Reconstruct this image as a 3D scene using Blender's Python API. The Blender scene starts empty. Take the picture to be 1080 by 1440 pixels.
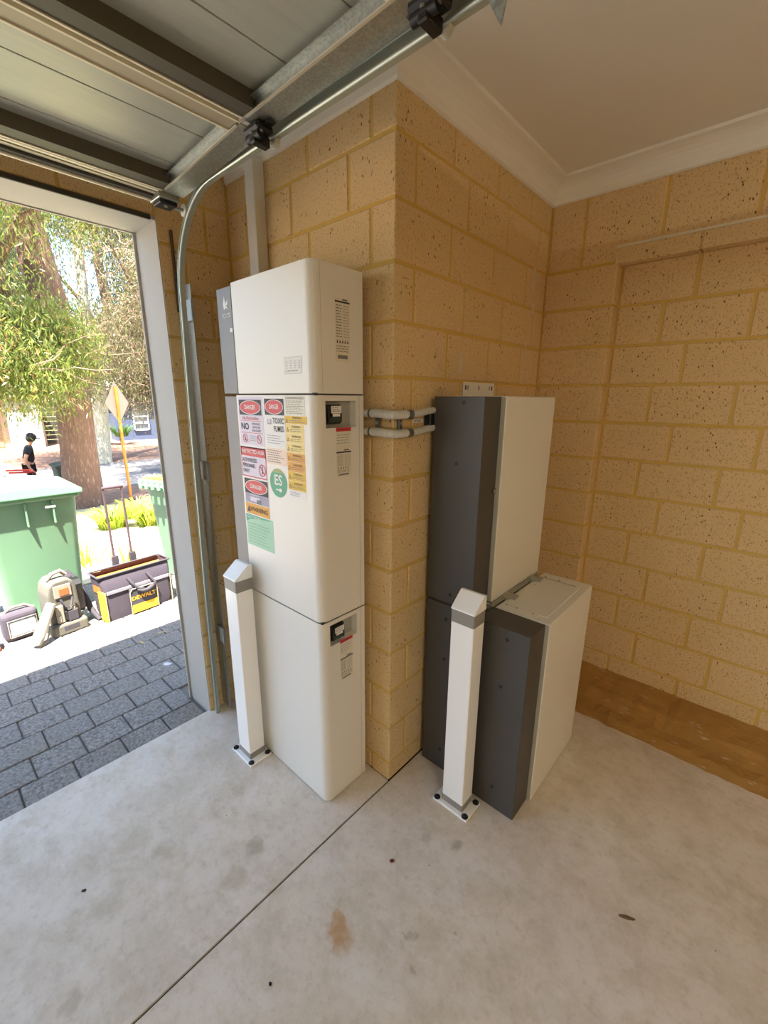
import bpy, bmesh, math, random
import numpy as np
from mathutils import Vector, Matrix, Euler
random.seed(4)
rng = np.random.default_rng(4)
S = bpy.context.scene
PI = math.pi
# ------------------------------------------------------------------ camera
CAM = Vector((0.97016, -1.11706, 1.56239)); YAW, PITCH, ROLL, FPX = 2.3045700, -0.2564583, 0.0070332, 607.07
f = Vector((math.cos(PITCH)*math.cos(YAW), math.cos(PITCH)*math.sin(YAW), math.sin(PITCH)))
r = Vector((math.sin(YAW), -math.cos(YAW), 0)); u = r.cross(f)
cr, sr = math.cos(ROLL), math.sin(ROLL)
r2, u2 = r*cr+u*sr, -r*sr+u*cr
cd = bpy.data.cameras.new('camera'); cam = bpy.data.objects.new('camera', cd); S.collection.objects.link(cam)
cam.matrix_world = Matrix(((r2.x, u2.x, -f.x, CAM.x), (r2.y, u2.y, -f.y, CAM.y), (r2.z, u2.z, -f.z, CAM.z), (0, 0, 0, 1)))
cd.sensor_fit = 'VERTICAL'; cd.sensor_height = 24; cd.lens = FPX/1440*24; cd.clip_start = 0.02; cd.clip_end = 300
S.camera = cam
# ------------------------------------------------------------------ sky, sun, exposure
SUN_TO = Vector((0.27, -0.27, 1)).normalized()
w = bpy.data.worlds.new('sky'); S.world = w; w.use_nodes = True
wn = w.node_tree.nodes; wl = w.node_tree.links
sky = wn.new('ShaderNodeTexSky'); sky.sky_type = 'NISHITA'; sky.sun_disc = False
sky.sun_elevation = math.asin(SUN_TO.z); sky.sun_rotation = math.atan2(SUN_TO.x, SUN_TO.y)
wl.new(sky.outputs[0], wn['Background'].inputs[0]); wn['Background'].inputs[1].default_value = 0.22
sl = bpy.data.lights.new('sun', 'SUN'); so = bpy.data.objects.new('sun', sl); S.collection.objects.link(so)
sl.energy = 14.0; sl.angle = 0.009; sl.color = (1, 0.92, 0.80)
so.rotation_euler = SUN_TO.to_track_quat('Z', 'Y').to_euler(); so.location = (0, 0, 20)
S.view_settings.view_transform = 'Standard'; S.view_settings.look = 'None'
S.view_settings.exposure = 1.68; S.view_settings.gamma = 1; S.view_settings.use_curve_mapping = False
S.cycles.max_bounces = 12; S.cycles.diffuse_bounces = 8; S.cycles.sample_clamp_indirect = 8
S.cycles.use_denoising = True

# ------------------------------------------------------------------ materials
def srgb(h):
    if isinstance(h, str): h = tuple(int(h[i:i+2], 16)/255 for i in (0, 2, 4))
    return tuple((c/12.92 if c <= .04045 else ((c+.055)/1.055)**2.4) for c in h)
class NT:
    def __init__(s, name):
        s.m = bpy.data.materials.new(name); s.m.use_nodes = True; s.t = s.m.node_tree; s.n = s.t.nodes
        s.b = s.n['Principled BSDF']
    def new(s, ty, **k):
        x = s.n.new('ShaderNode'+ty)
        for a, v in k.items(): setattr(x, a, v)
        return x
    def put(s, v, sock):
        if hasattr(v, 'is_output') or isinstance(v, bpy.types.NodeSocket): s.t.links.new(v, sock)
        else:
            if isinstance(v, tuple) and len(v) == 3 and sock.type == 'RGBA': v = v+(1,)
            sock.default_value = v
    def math(s, op, a, b=0, c=0, clamp=False):
        x = s.new('Math', operation=op); x.use_clamp = clamp
        s.put(a, x.inputs[0]); s.put(b, x.inputs[1]); s.put(c, x.inputs[2]); return x.outputs[0]
    def mix(s, fac, a, b, bt='MIX'):
        x = s.new('Mix', data_type='RGBA', blend_type=bt); s.put(fac, x.inputs[0]); s.put(a, x.inputs[6]); s.put(b, x.inputs[7]); return x.outputs[2]
    def pos(s, scale=(1, 1, 1)):
        g = s.new('NewGeometry'); mp = s.new('Mapping'); s.t.links.new(g.outputs['Position'], mp.inputs[0]); mp.inputs['Scale'].default_value = scale; return mp.outputs[0]
    def noise(s, vec, scale, detail=3, rough=.55):
        x = s.new('TexNoise'); s.put(vec, x.inputs['Vector']); x.inputs['Scale'].default_value = scale; x.inputs['Detail'].default_value = detail; x.inputs['Roughness'].default_value = rough; return x.outputs['Fac']
    def vor(s, vec, scale, feat='F1'):
        x = s.new('TexVoronoi', feature=feat); s.put(vec, x.inputs['Vector']); x.inputs['Scale'].default_value = scale; return x.outputs['Distance']
    def ramp(s, fac, a, b, lo=(0, 0, 0), hi=(1, 1, 1)):
        x = s.new('MapRange', clamp=True); s.put(fac, x.inputs[0]); x.inputs[1].default_value = a; x.inputs[2].default_value = b; x.inputs[3].default_value = 0; x.inputs[4].default_value = 1; return x.outputs[0]
    def bump(s, h, strength=.3, dist=.01):
        x = s.new('Bump'); s.put(h, x.inputs['Height']); x.inputs['Strength'].default_value = strength; x.inputs['Distance'].default_value = dist
        s.t.links.new(x.outputs[0], s.b.inputs['Normal'])
    def fin(s, col=None, rough=None, metal=None):
        if col is not None: s.put(col, s.b.inputs['Base Color'])
        if rough is not None: s.put(rough, s.b.inputs['Roughness'])
        if metal is not None: s.put(metal, s.b.inputs['Metallic'])
        return s.m
MC = {}
def mat(name, col, rough=.5, metal=0, var=.06, scale=20, bump=0, bscale=200):
    """plain procedural paint / plastic / cloth with a little noise in colour"""
    if name in MC: return MC[name]
    t = NT(name); c = srgb(col); p = t.pos(); n = t.noise(p, scale)
    col2 = t.mix(n, tuple(min(1, x*(1-var)) for x in c), tuple(min(1, x*(1+var)) for x in c))
    if bump: t.bump(t.noise(p, bscale, 2), bump, .002)
    MC[name] = t.fin(col2, rough, metal); return MC[name]

def brick_mat():
    t = NT('sand_block'); p = t.pos(); oi = t.new('ObjectInfo').outputs['Random']
    pv = t.pos((1, 1, .55))
    c = t.mix(t.noise(p, 3.2, 2), srgb('dac088'), srgb('e2c39a'))
    c = t.mix(t.noise(p, 160, 3, .7), t.mix(.22, c, srgb('9c7443')), c)
    c = t.mix(t.math('MULTIPLY', oi, .30), c, srgb('cdb27c'))
    pit = t.ramp(t.vor(pv, 62), .11, .19)              # air pits in the block face
    keep = t.ramp(t.noise(p, 9, 2), .46, .60)
    pit = t.math('MAXIMUM', pit, t.math('SUBTRACT', 1, keep))
    fine = t.ramp(t.noise(pv, 240, 2, .6), .33, .43)
    c = t.mix(fine, t.mix(.6, c, srgb('84592c')), c)
    c = t.mix(pit, srgb('5d3f20'), c)
    wh = t.ramp(t.noise(t.pos((1, 1, 1.3)), 4.3, 4, .75), .66, .78)     # pale efflorescence smudges
    c = t.mix(t.math('MULTIPLY', wh, .45), c, srgb('d9c8ae'))
    t.bump(t.math('ADD', t.math('MULTIPLY', pit, 1.0), t.math('MULTIPLY', t.noise(p, 150, 3), .5)), .5, .003)
    return t.fin(c, .92)
def mortar_mat():
    t = NT('ochre_mortar'); p = t.pos()
    c = t.mix(t.noise(p, 14, 4), srgb('c4a04c'), srgb('d4b264'))
    t.bump(t.noise(p, 120, 3), .4, .003); return t.fin(c, .95)
def footing_mat():
    t = NT('mortar_smeared_ledge'); p = t.pos((1, 2.5, 2.5))
    c = t.mix(t.noise(p, 7, 5, .65), srgb('8a6023'), srgb('b98d4a'))
    c = t.mix(t.ramp(t.noise(t.pos((1, 4, 4)), 9, 4, .7), .62, .74), c, srgb('cdb796'))
    t.bump(t.noise(p, 22, 5), .8, .012); return t.fin(c, .95)
STAINS = [  # x, y, radius, colour, strength
 (.250, -.498, .042, 'b98d55', .95), (.272, -.52, .03, 'b98d55', .9), (.232, -.485, .03, 'b98d55', .9),
 (.408, -.358, .016, '8d7b57', .6), (.40, -.375, .013, '8d7b57', .6), (.457, -.412, .014, '7d6b4b', .6),
 (-.17, -.538, .03, '8e8468', .7), (-.40, -.76, .04, 'a39a78', .6), (-.511, -.808, .055, 'a59c7c', .5), (-.423, -.455, .035, '9c9272', .5),
 (-.121, -.633, .04, '9c8e72', .55), (.365, -.042, .026, '7f755c', .75), (.265, -.088, .02, '8a8166', .5),
 (.227, -.239, .010, '7a4536', .8), (-.163, -1.098, .03, '8a7d62', .5), (.509, -.273, .009, '6d6048', .6), (.195, -.712, .006, '4d4436', .9),
 (.30, .0, .008, '6d6048', .6), (-.35, -.95, .05, 'a89d84', .5), (-.62, -.62, .07, 'a9a287', .4), (.5, -.7, .06, 'b0a084', .4)]
def floor_mat():
    t = NT('garage_concrete'); g = t.new('NewGeometry').outputs['Position']; p = t.pos()
    c = t.mix(t.noise(p, 1.6, 4, .6), srgb('d9cfc2'), srgb('e1d8cc'))
    c = t.mix(t.math('MULTIPLY', t.ramp(t.noise(p, 6, 6, .75), .42, .68), .6), c, srgb('b5a88e'))
    c = t.mix(t.math('MULTIPLY', t.ramp(t.noise(t.pos((1, 1.6, 1)), 3.1, 6, .75), .5, .66), .55), c, srgb('e6e2dc'))
    c = t.mix(t.math('MULTIPLY', t.ramp(t.noise(p, 34, 5, .7), .52, .72), .38), c, srgb('a89c84'))
    dn = t.new('TexNoise'); dn.inputs['Scale'].default_value = 22; dn.inputs['Detail'].default_value = 3; t.t.links.new(p, dn.inputs['Vector'])
    va = t.new('VectorMath', operation='SUBTRACT'); t.t.links.new(dn.outputs['Color'], va.inputs[0]); va.inputs[1].default_value = (.5, .5, .5)
    vs = t.new('VectorMath', operation='SCALE'); t.t.links.new(va.outputs[0], vs.inputs[0]); vs.inputs[3].default_value = .075
    vb = t.new('VectorMath', operation='ADD'); t.t.links.new(g, vb.inputs[0]); t.t.links.new(vs.outputs[0], vb.inputs[1])
    for (x, y, rr, h, st) in STAINS:
        d = t.new('VectorMath', operation='DISTANCE'); t.t.links.new(vb.outputs[0], d.inputs[0]); d.inputs[1].default_value = (x, y, 0)
        fac = t.math('MULTIPLY', t.math('SUBTRACT', 1, t.ramp(d.outputs['Value'], rr*.55, rr*1.15)), st*.62)
        c = t.mix(fac, c, srgb(h))
    sp = t.ramp(t.vor(p, 13), .022, .034)
    sk = t.ramp(t.noise(p, 3, 2), .5, .56)
    c = t.mix(t.math('MAXIMUM', sp, t.math('SUBTRACT', 1, sk)), srgb('6b5f4a'), c)
    t.bump(t.noise(p, 60, 4), .15, .003)
    return t.fin(c, t.math('ADD', .55, t.math('MULTIPLY', t.noise(p, 5), .25)))
def paver_mat():
    t = NT('grey_paver'); p = t.pos(); oi = t.new('ObjectInfo').outputs['Random']
    c = t.mix(t.ramp(t.noise(p, 75, 5, .8), .36, .64), srgb('55524f'), srgb('b4afa7'))
    c = t.mix(t.math('MULTIPLY', oi, .4), c, srgb('8a8783'))
    c = t.mix(t.math('MULTIPLY', t.ramp(t.noise(p, 5, 3), .55, .75), .4), c, srgb('8f8877'))
    t.bump(t.noise(p, 80, 5, .8), 1.0, .008); return t.fin(c, .9)
def galv_mat():
    t = NT('galvanised_steel'); p = t.pos()
    c = t.mix(t.ramp(t.vor(p, 130), .1, .8), srgb('a0a39e'), srgb('b8bcb6'))
    return t.fin(c, t.math('ADD', .28, t.math('MULTIPLY', t.noise(p, 30), .25)), .85)
def doorskin_mat():
    t = NT('woodgrain_steel_skin'); p = t.pos((9, .6, 1))
    c = t.mix(t.noise(p, 9, 5, .6), srgb('9c9d92'), srgb('b0b1a6'))
    t.bump(t.noise(p, 14, 4), .25, .003)
    return t.fin(c, .42, .15)
def leaf_mat(name, a, b, c2):
    t = NT(name); 
    gi = t.new('NewGeometry').outputs['Random Per Island']
    c = t.mix(t.ramp(gi, 0, .7), srgb(a), srgb(b)); c = t.mix(t.ramp(gi, .85, .92), c, srgb(c2))
    t.fin(c, .45)
    tr = t.new('BsdfTranslucent'); t.put(c, tr.inputs[0]); mx = t.new('MixShader'); mx.inputs[0].default_value = .35
    t.t.links.new(t.b.outputs[0], mx.inputs[1]); t.t.links.new(tr.outputs[0], mx.inputs[2]); t.t.links.new(mx.outputs[0], t.n['Material Output'].inputs[0])
    return t.m
def ground_mat(name, a, b, c, sc=3):
    t = NT(name); p = t.pos()
    k = t.mix(t.noise(p, sc, 5, .65), srgb(a), srgb(b)); k = t.mix(t.ramp(t.noise(p, sc*8, 3), .55, .7), k, srgb(c))
    t.bump(t.noise(p, sc*14, 3), .6, .02); return t.fin(k, .95)
def bark_mat(name, a, b, c):
    t = NT(name); p = t.pos((4, 4, .8))
    k = t.mix(t.noise(p, 3, 5, .65), srgb(a), srgb(b)); k = t.mix(t.ramp(t.noise(p, 7, 3), .56, .66), k, srgb(c))
    t.bump(t.noise(p, 9, 5), .9, .05); return t.fin(k, .9)

M = dict(
 brick=brick_mat(), mortar=mortar_mat(), footing=footing_mat(), floor=floor_mat(), paver=paver_mat(), galv=galv_mat(), skin=doorskin_mat(),
 bark=bark_mat('brown_bark', '614a3e', '806554', '937866'), pale=bark_mat('pale_gum_bark', 'b9b59f', 'cfcab8', '9a9272'),
 leafA=leaf_mat('gum_leaf_bright', '55662c', '849242', 'a07c52'), leafB=leaf_mat('gum_leaf_grey', '4c5a36', '6d7848', '8e7462'),
 leafC=leaf_mat('gum_leaf_dull', '6b6a4c', '8d8763', '9a7a72'), blade=leaf_mat('strappy_leaf', '5f7d22', 'a9bd3e', 'c8c060'), agave=leaf_mat('agave_leaf', '3f6a35', '6a934a', '86a55c'),
 verge=ground_mat('leaf_littered_mulch', '735644', '99796a', 'c0a684'), road=ground_mat('road_asphalt', '626368', '77777a', '8a847e', 2),
 sand=ground_mat('pale_sand_bed', 'b9ab8a', 'c8bc9e', '8f7a54', 5), twig=mat('dry_twig', 'a58a78', .9))
def std():
    M.update(ceil=mat('ceiling_paint', 'e2dfd6', .9, var=.02, scale=3), cove=mat('cornice_paint', 'e6e3da', .7, var=.02, scale=3),
     render=mat('jamb_render', 'b0ada6', .9, var=.05, scale=8, bump=.3, bscale=120), white=mat('white_powdercoat', 'e0ded6', .38, var=.012, scale=6),
     cover=mat('battery_cover_white', 'e3e0d8', .35, var=.012, scale=6), grey=mat('grey_panel', '7e7d7b', .45, var=.03), dark=mat('dark_grey_metal', '474543', .45, var=.04),
     black=mat('black_plastic', '151515', .4), seam=mat('seam_shadow_gap', '3a3834', .9), light=mat('body_edge_grey', 'b9b9ae', .4),
     recess=mat('recess_grey', 'a3a399', .6), band=mat('grey_reflective_band', '918c84', .5), post=mat('bollard_white', 'f8f7f4', .32, var=.01, scale=5),
     bolt=mat('dark_bolt', '33353a', .35, .6), steel=mat('painted_steel', 'a4a08f', .5), pipe=mat('grey_conduit', 'c9c6bd', .5), saddle=mat('saddle_dark_grey', '5d5b59', .5),
     trim=mat('duct_white', 'd4d2ca', .5, var=.02), shaft=mat('alum_edge', 'd8d4c4', .35, .5), raildark=mat('rail_shade', '4d483c', .6), railbrown=mat('rail_beige', 'a69c86', .5, .1), railedge=mat('rail_edge_cream', 'd6cfb8', .5),
     seal=mat('rubber_seal', '3a362c', .8), track=mat('track_zinc', 'b9c1b6', .35, .6), blackhinge=mat('hinge_black', '1d1d20', .45, .2),
     bing=mat('bin_green', '668a6e', .55, var=.06, scale=6), binlid=mat('bin_lid_green', '78b48a', .5, var=.05, scale=6), bindark=mat('bin_dark', '2f3d35', .6), yellid=mat('yellow_lid', 'c9c03a', .5),
     tyre=mat('tyre_grey', '5a5654', .9), whiteplastic=mat('white_plastic', 'dadada', .5),
     bag=mat('bag_cloth', '3d3742', .9, var=.12, scale=15, bump=.4), bagd=mat('bag_cloth_dark', '37343c', .9, var=.12, scale=15, bump=.4), yel=mat('bag_yellow', 'd9a325', .8), org=mat('bag_orange_lining', 'b8611e', .85),
     cream=mat('cream_trim', 'c9ad7a', .8), grybag=mat('grey_bag_cloth', '55534b', .9, var=.1, bump=.3), palebag=mat('pale_bag_cloth', '857d72', .9, var=.1), clear=mat('clear_window_film', '9fa6ab', .15), red=mat('red_plastic', 'c23a2c', .5),
     handle=mat('trolley_bar', '5a4a50', .4, .3), skinp=mat('person_skin', 'b58468', .6), tee=mat('black_tee', '1c1c21', .9), shorts=mat('black_shorts', '17171b', .9), hair=mat('dark_hair', '1e1814', .8), shoe=mat('dark_shoe', '2a2a2a', .8),
     rustpole=mat('orange_sign_pole', 'c07a2f', .6), signb=mat('sign_back', '94867a', .5), yellowface=mat('sign_strap_yellow', 'd8a52a', .5),
     hwall=mat('house_cream', 'b8a488', .9), hwhite=mat('house_pale', 'b9b6b4', .9), hroof=mat('house_roof', '8c8a88', .8), hgar=mat('garage_door_beige', '9c8566', .7), hblue=mat('house_blue_grey', '43516b', .8), hfence=mat('fence_dark', '3b3a34', .8),
     glass=mat('dark_window_pane', '5b6a78', .1), wframe=mat('window_frame_white', 'd8dade', .5), gutter=mat('gutter_cream', 'd8d2c4', .6), timber=mat('sleeper_timber', '9d8468', .9, var=.15), kerb=mat('pale_kerb', 'd0cabb', .9),
     paper=mat('label_white', 'e4e2de', .5, var=.01), ink=mat('ink_black', '333236', .6), inkg=mat('ink_grey', '77757a', .6), inkl=mat('ink_light_grey', 'a7a5aa', .6), lred=mat('label_red', 'c9303a', .45), pink=mat('label_pink_note', 'ead2bd', .5), lyel=mat('label_yellow', 'd9b01f', .45), lora=mat('label_amber', 'd8981a', .45), lpale=mat('label_pale_yellow', 'e6cd7a', .45), lpaper=mat('label_cream', 'dcd7c6', .5),
     lgreen=mat('label_green', '1f9a72', .4), lmint=mat('label_mint', 'a3cfb0', .5), lav=mat('label_lavender', 'cfc8d8', .4), lteal=mat('label_teal', '3fa886', .45), lolive=mat('label_olive', '8fa163', .45), cgrey=mat('label_photo_grey', '9a96a8', .5), leafdry=mat('dry_leaf_brown', '6d5a3c', .9), scrap=mat('paper_scrap_white', 'c9ccd2', .6), bug=mat('bug_black', '101010', .6))
std()

# ------------------------------------------------------------------ mesh helpers
class MB:
    def __init__(s): s.v = []; s.f = []; s.m = []; s.mats = []; s.sm = []
    def mi(s, m):
        m = M[m] if isinstance(m, str) else m
        if m not in s.mats: s.mats.append(m)
        return s.mats.index(m)
    def add(s, vs, fs, m, smooth=False):
        o = len(s.v); s.v += [tuple(x) for x in vs]; k = s.mi(m)
        for q in fs: s.f.append(tuple(i+o for i in q)); s.m.append(k); s.sm.append(smooth)
        return s
    def bm(s, b, m, smooth=False, mx=None):
        if mx is not None: b.transform(mx)
        b.verts.index_update(); s.add([v.co[:] for v in b.verts], [[v.index for v in q.verts] for q in b.faces], m, smooth); b.free(); return s
    def box(s, lo, hi, m, bev=0, seg=1, mx=None, taper=None, smooth=False):
        b = bmesh.new(); bmesh.ops.create_cube(b, size=1)
        c = [(lo[i]+hi[i])/2 for i in range(3)]; d = [hi[i]-lo[i] for i in range(3)]
        for v in b.verts:
            tx = taper if (taper and v.co.z > 0) else 1
            v.co = Vector((c[0]+v.co.x*d[0]*tx, c[1]+v.co.y*d[1]*tx, c[2]+v.co.z*d[2]))
        if bev: bmesh.ops.bevel(b, geom=b.edges[:], offset=bev, segments=seg, affect='EDGES', profile=.5)
        return s.bm(b, m, smooth, mx)
    def cyl(s, a, b, r0, m, r1=None, n=12, caps=True, smooth=True):
        a, b = Vector(a), Vector(b); r1 = r0 if r1 is None else r1; z = (b-a).normalized()
        x = z.orthogonal().normalized(); y = z.cross(x); vs = []
        for p, rr in ((a, r0), (b, r1)):
            vs += [p+(x*math.cos(2*PI*i/n)+y*math.sin(2*PI*i/n))*rr for i in range(n)]
        s.add(vs, [(i, (i+1) % n, n+(i+1) % n, n+i) for i in range(n)], m, smooth)
        if caps: s.add(vs, [tuple(range(n))[::-1], tuple(range(n, 2*n))], m)
        return s
    def tube(s, pts, rad, m, n=10, caps=True):
        pts = [Vector(p) for p in pts]; rr = rad if isinstance(rad, (list, tuple)) else [rad]*len(pts); vs = []; up = None
        for i, p in enumerate(pts):
            d = (pts[min(i+1, len(pts)-1)]-pts[max(i-1, 0)]).normalized()
            if up is None: up = d.orthogonal().normalized()
            x = (up-d*up.dot(d)).normalized(); up = x; y = d.cross(x)
            vs += [p+(x*math.cos(2*PI*k/n)+y*math.sin(2*PI*k/n))*rr[i] for k in range(n)]
        fs = [(j*n+k, j*n+(k+1) % n, (j+1)*n+(k+1) % n, (j+1)*n+k) for j in range(len(pts)-1) for k in range(n)]
        s.add(vs, fs, m, True)
        if caps: s.add(vs, [tuple(range(n))[::-1], tuple(range((len(pts)-1)*n, len(pts)*n))], m)
        return s
    def prism(s, poly, h, m, mx=None, bev=0):
        """poly in local XY, extruded h along local Z"""
        b = bmesh.new(); n = len(poly); lo = [b.verts.new((p[0], p[1], 0)) for p in poly]; hi = [b.verts.new((p[0], p[1], h)) for p in poly]
        b.faces.new(lo[::-1]); b.faces.new(hi)
        for i in range(n): b.faces.new((lo[i], lo[(i+1) % n], hi[(i+1) % n], hi[i]))
        bmesh.ops.recalc_face_normals(b, faces=b.faces[:])
        if bev: bmesh.ops.bevel(b, geom=b.edges[:], offset=bev, segments=2, affect='EDGES', profile=.5)
        return s.bm(b, m, False, mx)
    def sweep(s, path, prof, m, frame):
        """path: 3D points; prof: 2D closed polygon (a,b); frame(i)->(A,B) vectors"""
        vs = []; n = len(prof)
        for i, p in enumerate(path):
            A, B = frame(i); vs += [Vector(p)+A*a+B*b for a, b in prof]
        s.add(vs, [(j*n+k, j*n+(k+1) % n, (j+1)*n+(k+1) % n, (j+1)*n+k) for j in range(len(path)-1) for k in range(n)], m)
        s.add(vs, [tuple(range(n))[::-1], tuple(range((len(path)-1)*n, len(path)*n))], m); return s
    def build(s, name, parent=None, origin=None):
        me = bpy.data.meshes.new(name); o = Vector(origin) if origin is not None else Vector((0, 0, 0))
        me.from_pydata([(v[0]-o.x, v[1]-o.y, v[2]-o.z) for v in s.v], [], s.f)
        for m in s.mats: me.materials.append(m)
        me.polygons.foreach_set('material_index', s.m); me.polygons.foreach_set('use_smooth', s.sm); me.update()
        ob = bpy.data.objects.new(name, me); S.collection.objects.link(ob); ob.location = o
        if parent: ob.parent = parent; ob.matrix_parent_inverse = parent_world(parent).inverted()
        return ob
def parent_world(o):
    m = o.matrix_basis.copy()
    if o.parent: m = parent_world(o.parent) @ o.matrix_parent_inverse @ m
    return m
def thing(name, label, cat, loc=(0, 0, 0), group=None, rot=0):
    o = bpy.data.objects.new(name, None); S.collection.objects.link(o); o.location = loc; o.rotation_euler = (0, 0, rot); o.empty_display_size = .1
    o['label'] = label; o['category'] = cat
    if group: o['group'] = group
    return o
def tag(o, label, cat, group=None, kind=None):
    o['label'] = label; o['category'] = cat
    if group: o['group'] = group
    if kind: o['kind'] = kind
    return o
def struct(o): o['kind'] = 'structure'; return o
_tm = {}
def text_geo(s, size, align='CENTER', bold=0, sx=1):
    k = (s, align, bold)
    if k not in _tm:
        c = bpy.data.curves.new('t', 'FONT'); c.body = s; c.size = 1; c.align_x = align; c.align_y = 'CENTER'; c.resolution_u = 2; c.offset = bold
        o = bpy.data.objects.new('t', c); S.collection.objects.link(o); bpy.context.view_layer.update()
        me = bpy.data.meshes.new_from_object(o.evaluated_get(bpy.context.evaluated_depsgraph_get()))
        _tm[k] = ([v.co.copy() for v in me.vertices], [tuple(p.vertices) for p in me.polygons])
        bpy.data.objects.remove(o); bpy.data.meshes.remove(me)
    vs, fs = _tm[k]; return [Vector((v.x*size*sx, v.y*size, 0)) for v in vs], fs
class Plane2:
    """a flat print surface: local (a,b) -> world, lifting layers by 0.15 mm"""
    def __init__(s, org, A, B): s.o = Vector(org); s.A = Vector(A); s.B = Vector(B); s.N = s.A.cross(s.B)
    def p(s, a, b, l): return s.o+s.A*a+s.B*b+s.N*(l*.0002)
    def rect(s, mb, a0, b0, a1, b1, m, l=1): mb.add([s.p(a0, b0, l), s.p(a1, b0, l), s.p(a1, b1, l), s.p(a0, b1, l)], [(0, 1, 2, 3)], m)
    def poly(s, mb, pts, m, l=1): mb.add([s.p(a, b, l) for a, b in pts], [tuple(range(len(pts)))], m)
    def ell(s, mb, a, b, ra, rb, m, l=1, n=28): s.poly(mb, [(a+ra*math.cos(2*PI*i/n), b+rb*math.sin(2*PI*i/n)) for i in range(n)], m, l)
    def ring(s, mb, a, b, ra, rb, w, m, l=1, n=24):
        o = [(a+ra*math.cos(2*PI*i/n), b+rb*math.sin(2*PI*i/n)) for i in range(n)]; q = [(a+(ra-w)*math.cos(2*PI*i/n), b+(rb-w)*math.sin(2*PI*i/n)) for i in range(n)]
        mb.add([s.p(x, y, l) for x, y in o+q], [(i, (i+1) % n, n+(i+1) % n, n+i) for i in range(n)], m)
    def frame(s, mb, a0, b0, a1, b1, w, m, l=2):
        s.rect(mb, a0, b0, a1, b0+w, m, l); s.rect(mb, a0, b1-w, a1, b1, m, l); s.rect(mb, a0, b0, a0+w, b1, m, l); s.rect(mb, a1-w, b0, a1, b1, m, l)
    def text(s, mb, t, a, b, size, m, l=3, align='CENTER', bold=.0, sx=1):
        vs, fs = text_geo(t, size, align, bold, sx); mb.add([s.p(a+v.x, b+v.y, l) for v in vs], fs, m)
    def lines(s, mb, a0, a1, b1, b0, n, m, l=2, h=.35, jit=.25):
        st = (b1-b0)/n
        for i in range(n):
            y = b1-(i+.5)*st; e = a1-(a1-a0)*random.random()*jit
            x = a0
            while x < e:
                wd = random.uniform(.006, .018); s.rect(mb, x, y-st*h/2, min(x+wd, e), y+st*h/2, m, l); x += wd+.003

# ------------------------------------------------------------------ garage shell
L1 = -.955; YJ = -.307; ZL = 2.222; D = 1.122; DN = 1.185; ZC = 2.43; ZT = 2.515; Z0 = .084; MOD = .172; BM = .305
def simple(name, lo, hi, m, kind='structure', **k):
    o = MB().box(lo, hi, m, **k).build(name, origin=((lo[0]+hi[0])/2, (lo[1]+hi[1])/2, lo[2])); o['kind'] = kind; return o
simple('floor', (L1-.012, -5.2, -.16), (-.004, 0.0, 0), 'floor')
simple('floor', (.004, -5.2, -.16), (5.5, 1.25, 0), 'floor')
simple('trim_1', (-.004, -5.2, -.16), (.004, 1.2, -.008), mat('joint_filler', '5d523e', .95))
_brc = {}
def brick(parent, lo, hi, m='brick', name='brick', bev=.0035):
    d = tuple(round(hi[i]-lo[i], 4) for i in range(3)); k = (d, m, name)
    c = Vector([(lo[i]+hi[i])/2 for i in range(3)])
    if k not in _brc:
        mb = MB().box((-d[0]/2, -d[1]/2, -d[2]/2), (d[0]/2, d[1]/2, d[2]/2), m, bev=bev)
        o = mb.build(name); _brc[k] = o.data
    else:
        o = bpy.data.objects.new(name, _brc[k]); S.collection.objects.link(o)
    jit = [random.uniform(-.0009, .0009) for _ in range(3)]
    o.location = c+Vector(jit)
    if parent: o.parent = parent; o.matrix_parent_inverse = parent_world(parent).inverted()
    return o
G = .0055  # half joint
courses = [(0.0, Z0)]+[(Z0+MOD*i, Z0+MOD*(i+1)) for i in range(13)]+[(Z0+MOD*13, ZC+.03)]
def cz(i): a, b = courses[i]; return (a+(G if i else .001), b-G)
# pier / wall_left: mortar core recessed 4 mm behind the faces
R = .004
core = MB().box((L1-.2, R, 0), (-R, DN+.25, ZT+.1), 'mortar')
wl_ = struct(core.build('wall_left', origin=(-.5, 0, 0)))
wp = MB().box((-.30, R*2, 0), (-R*1.5, D, ZT), 'mortar').build('wall_pier', origin=(-.1, .5, 0)); struct(wp)
for i in range(len(courses)):
    a, b = cz(i); top = len(courses)-1
    A = (top-i) % 2 == 0     # top course: short end on left face, long face on right
    x0 = -.1 if A else -.2; y1 = .305 if A else .1
    brick(wp, (x0+G, 0, a), (0, y1-G, b))
    y = y1
    while y < D-.02:
        y2 = min(y+BM, D)
        if y2-y > .03: brick(wp, (-.09, y+G, a), (0, y2-G, b))
        y += BM
    x = x0
    while x > L1+.02:
        x2 = max(x-(BM+.003), L1)
        if x-x2 > .03: brick(wl_, (x2+G, 0, a), (x-G, .09, b))
        x -= BM+.003
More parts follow.
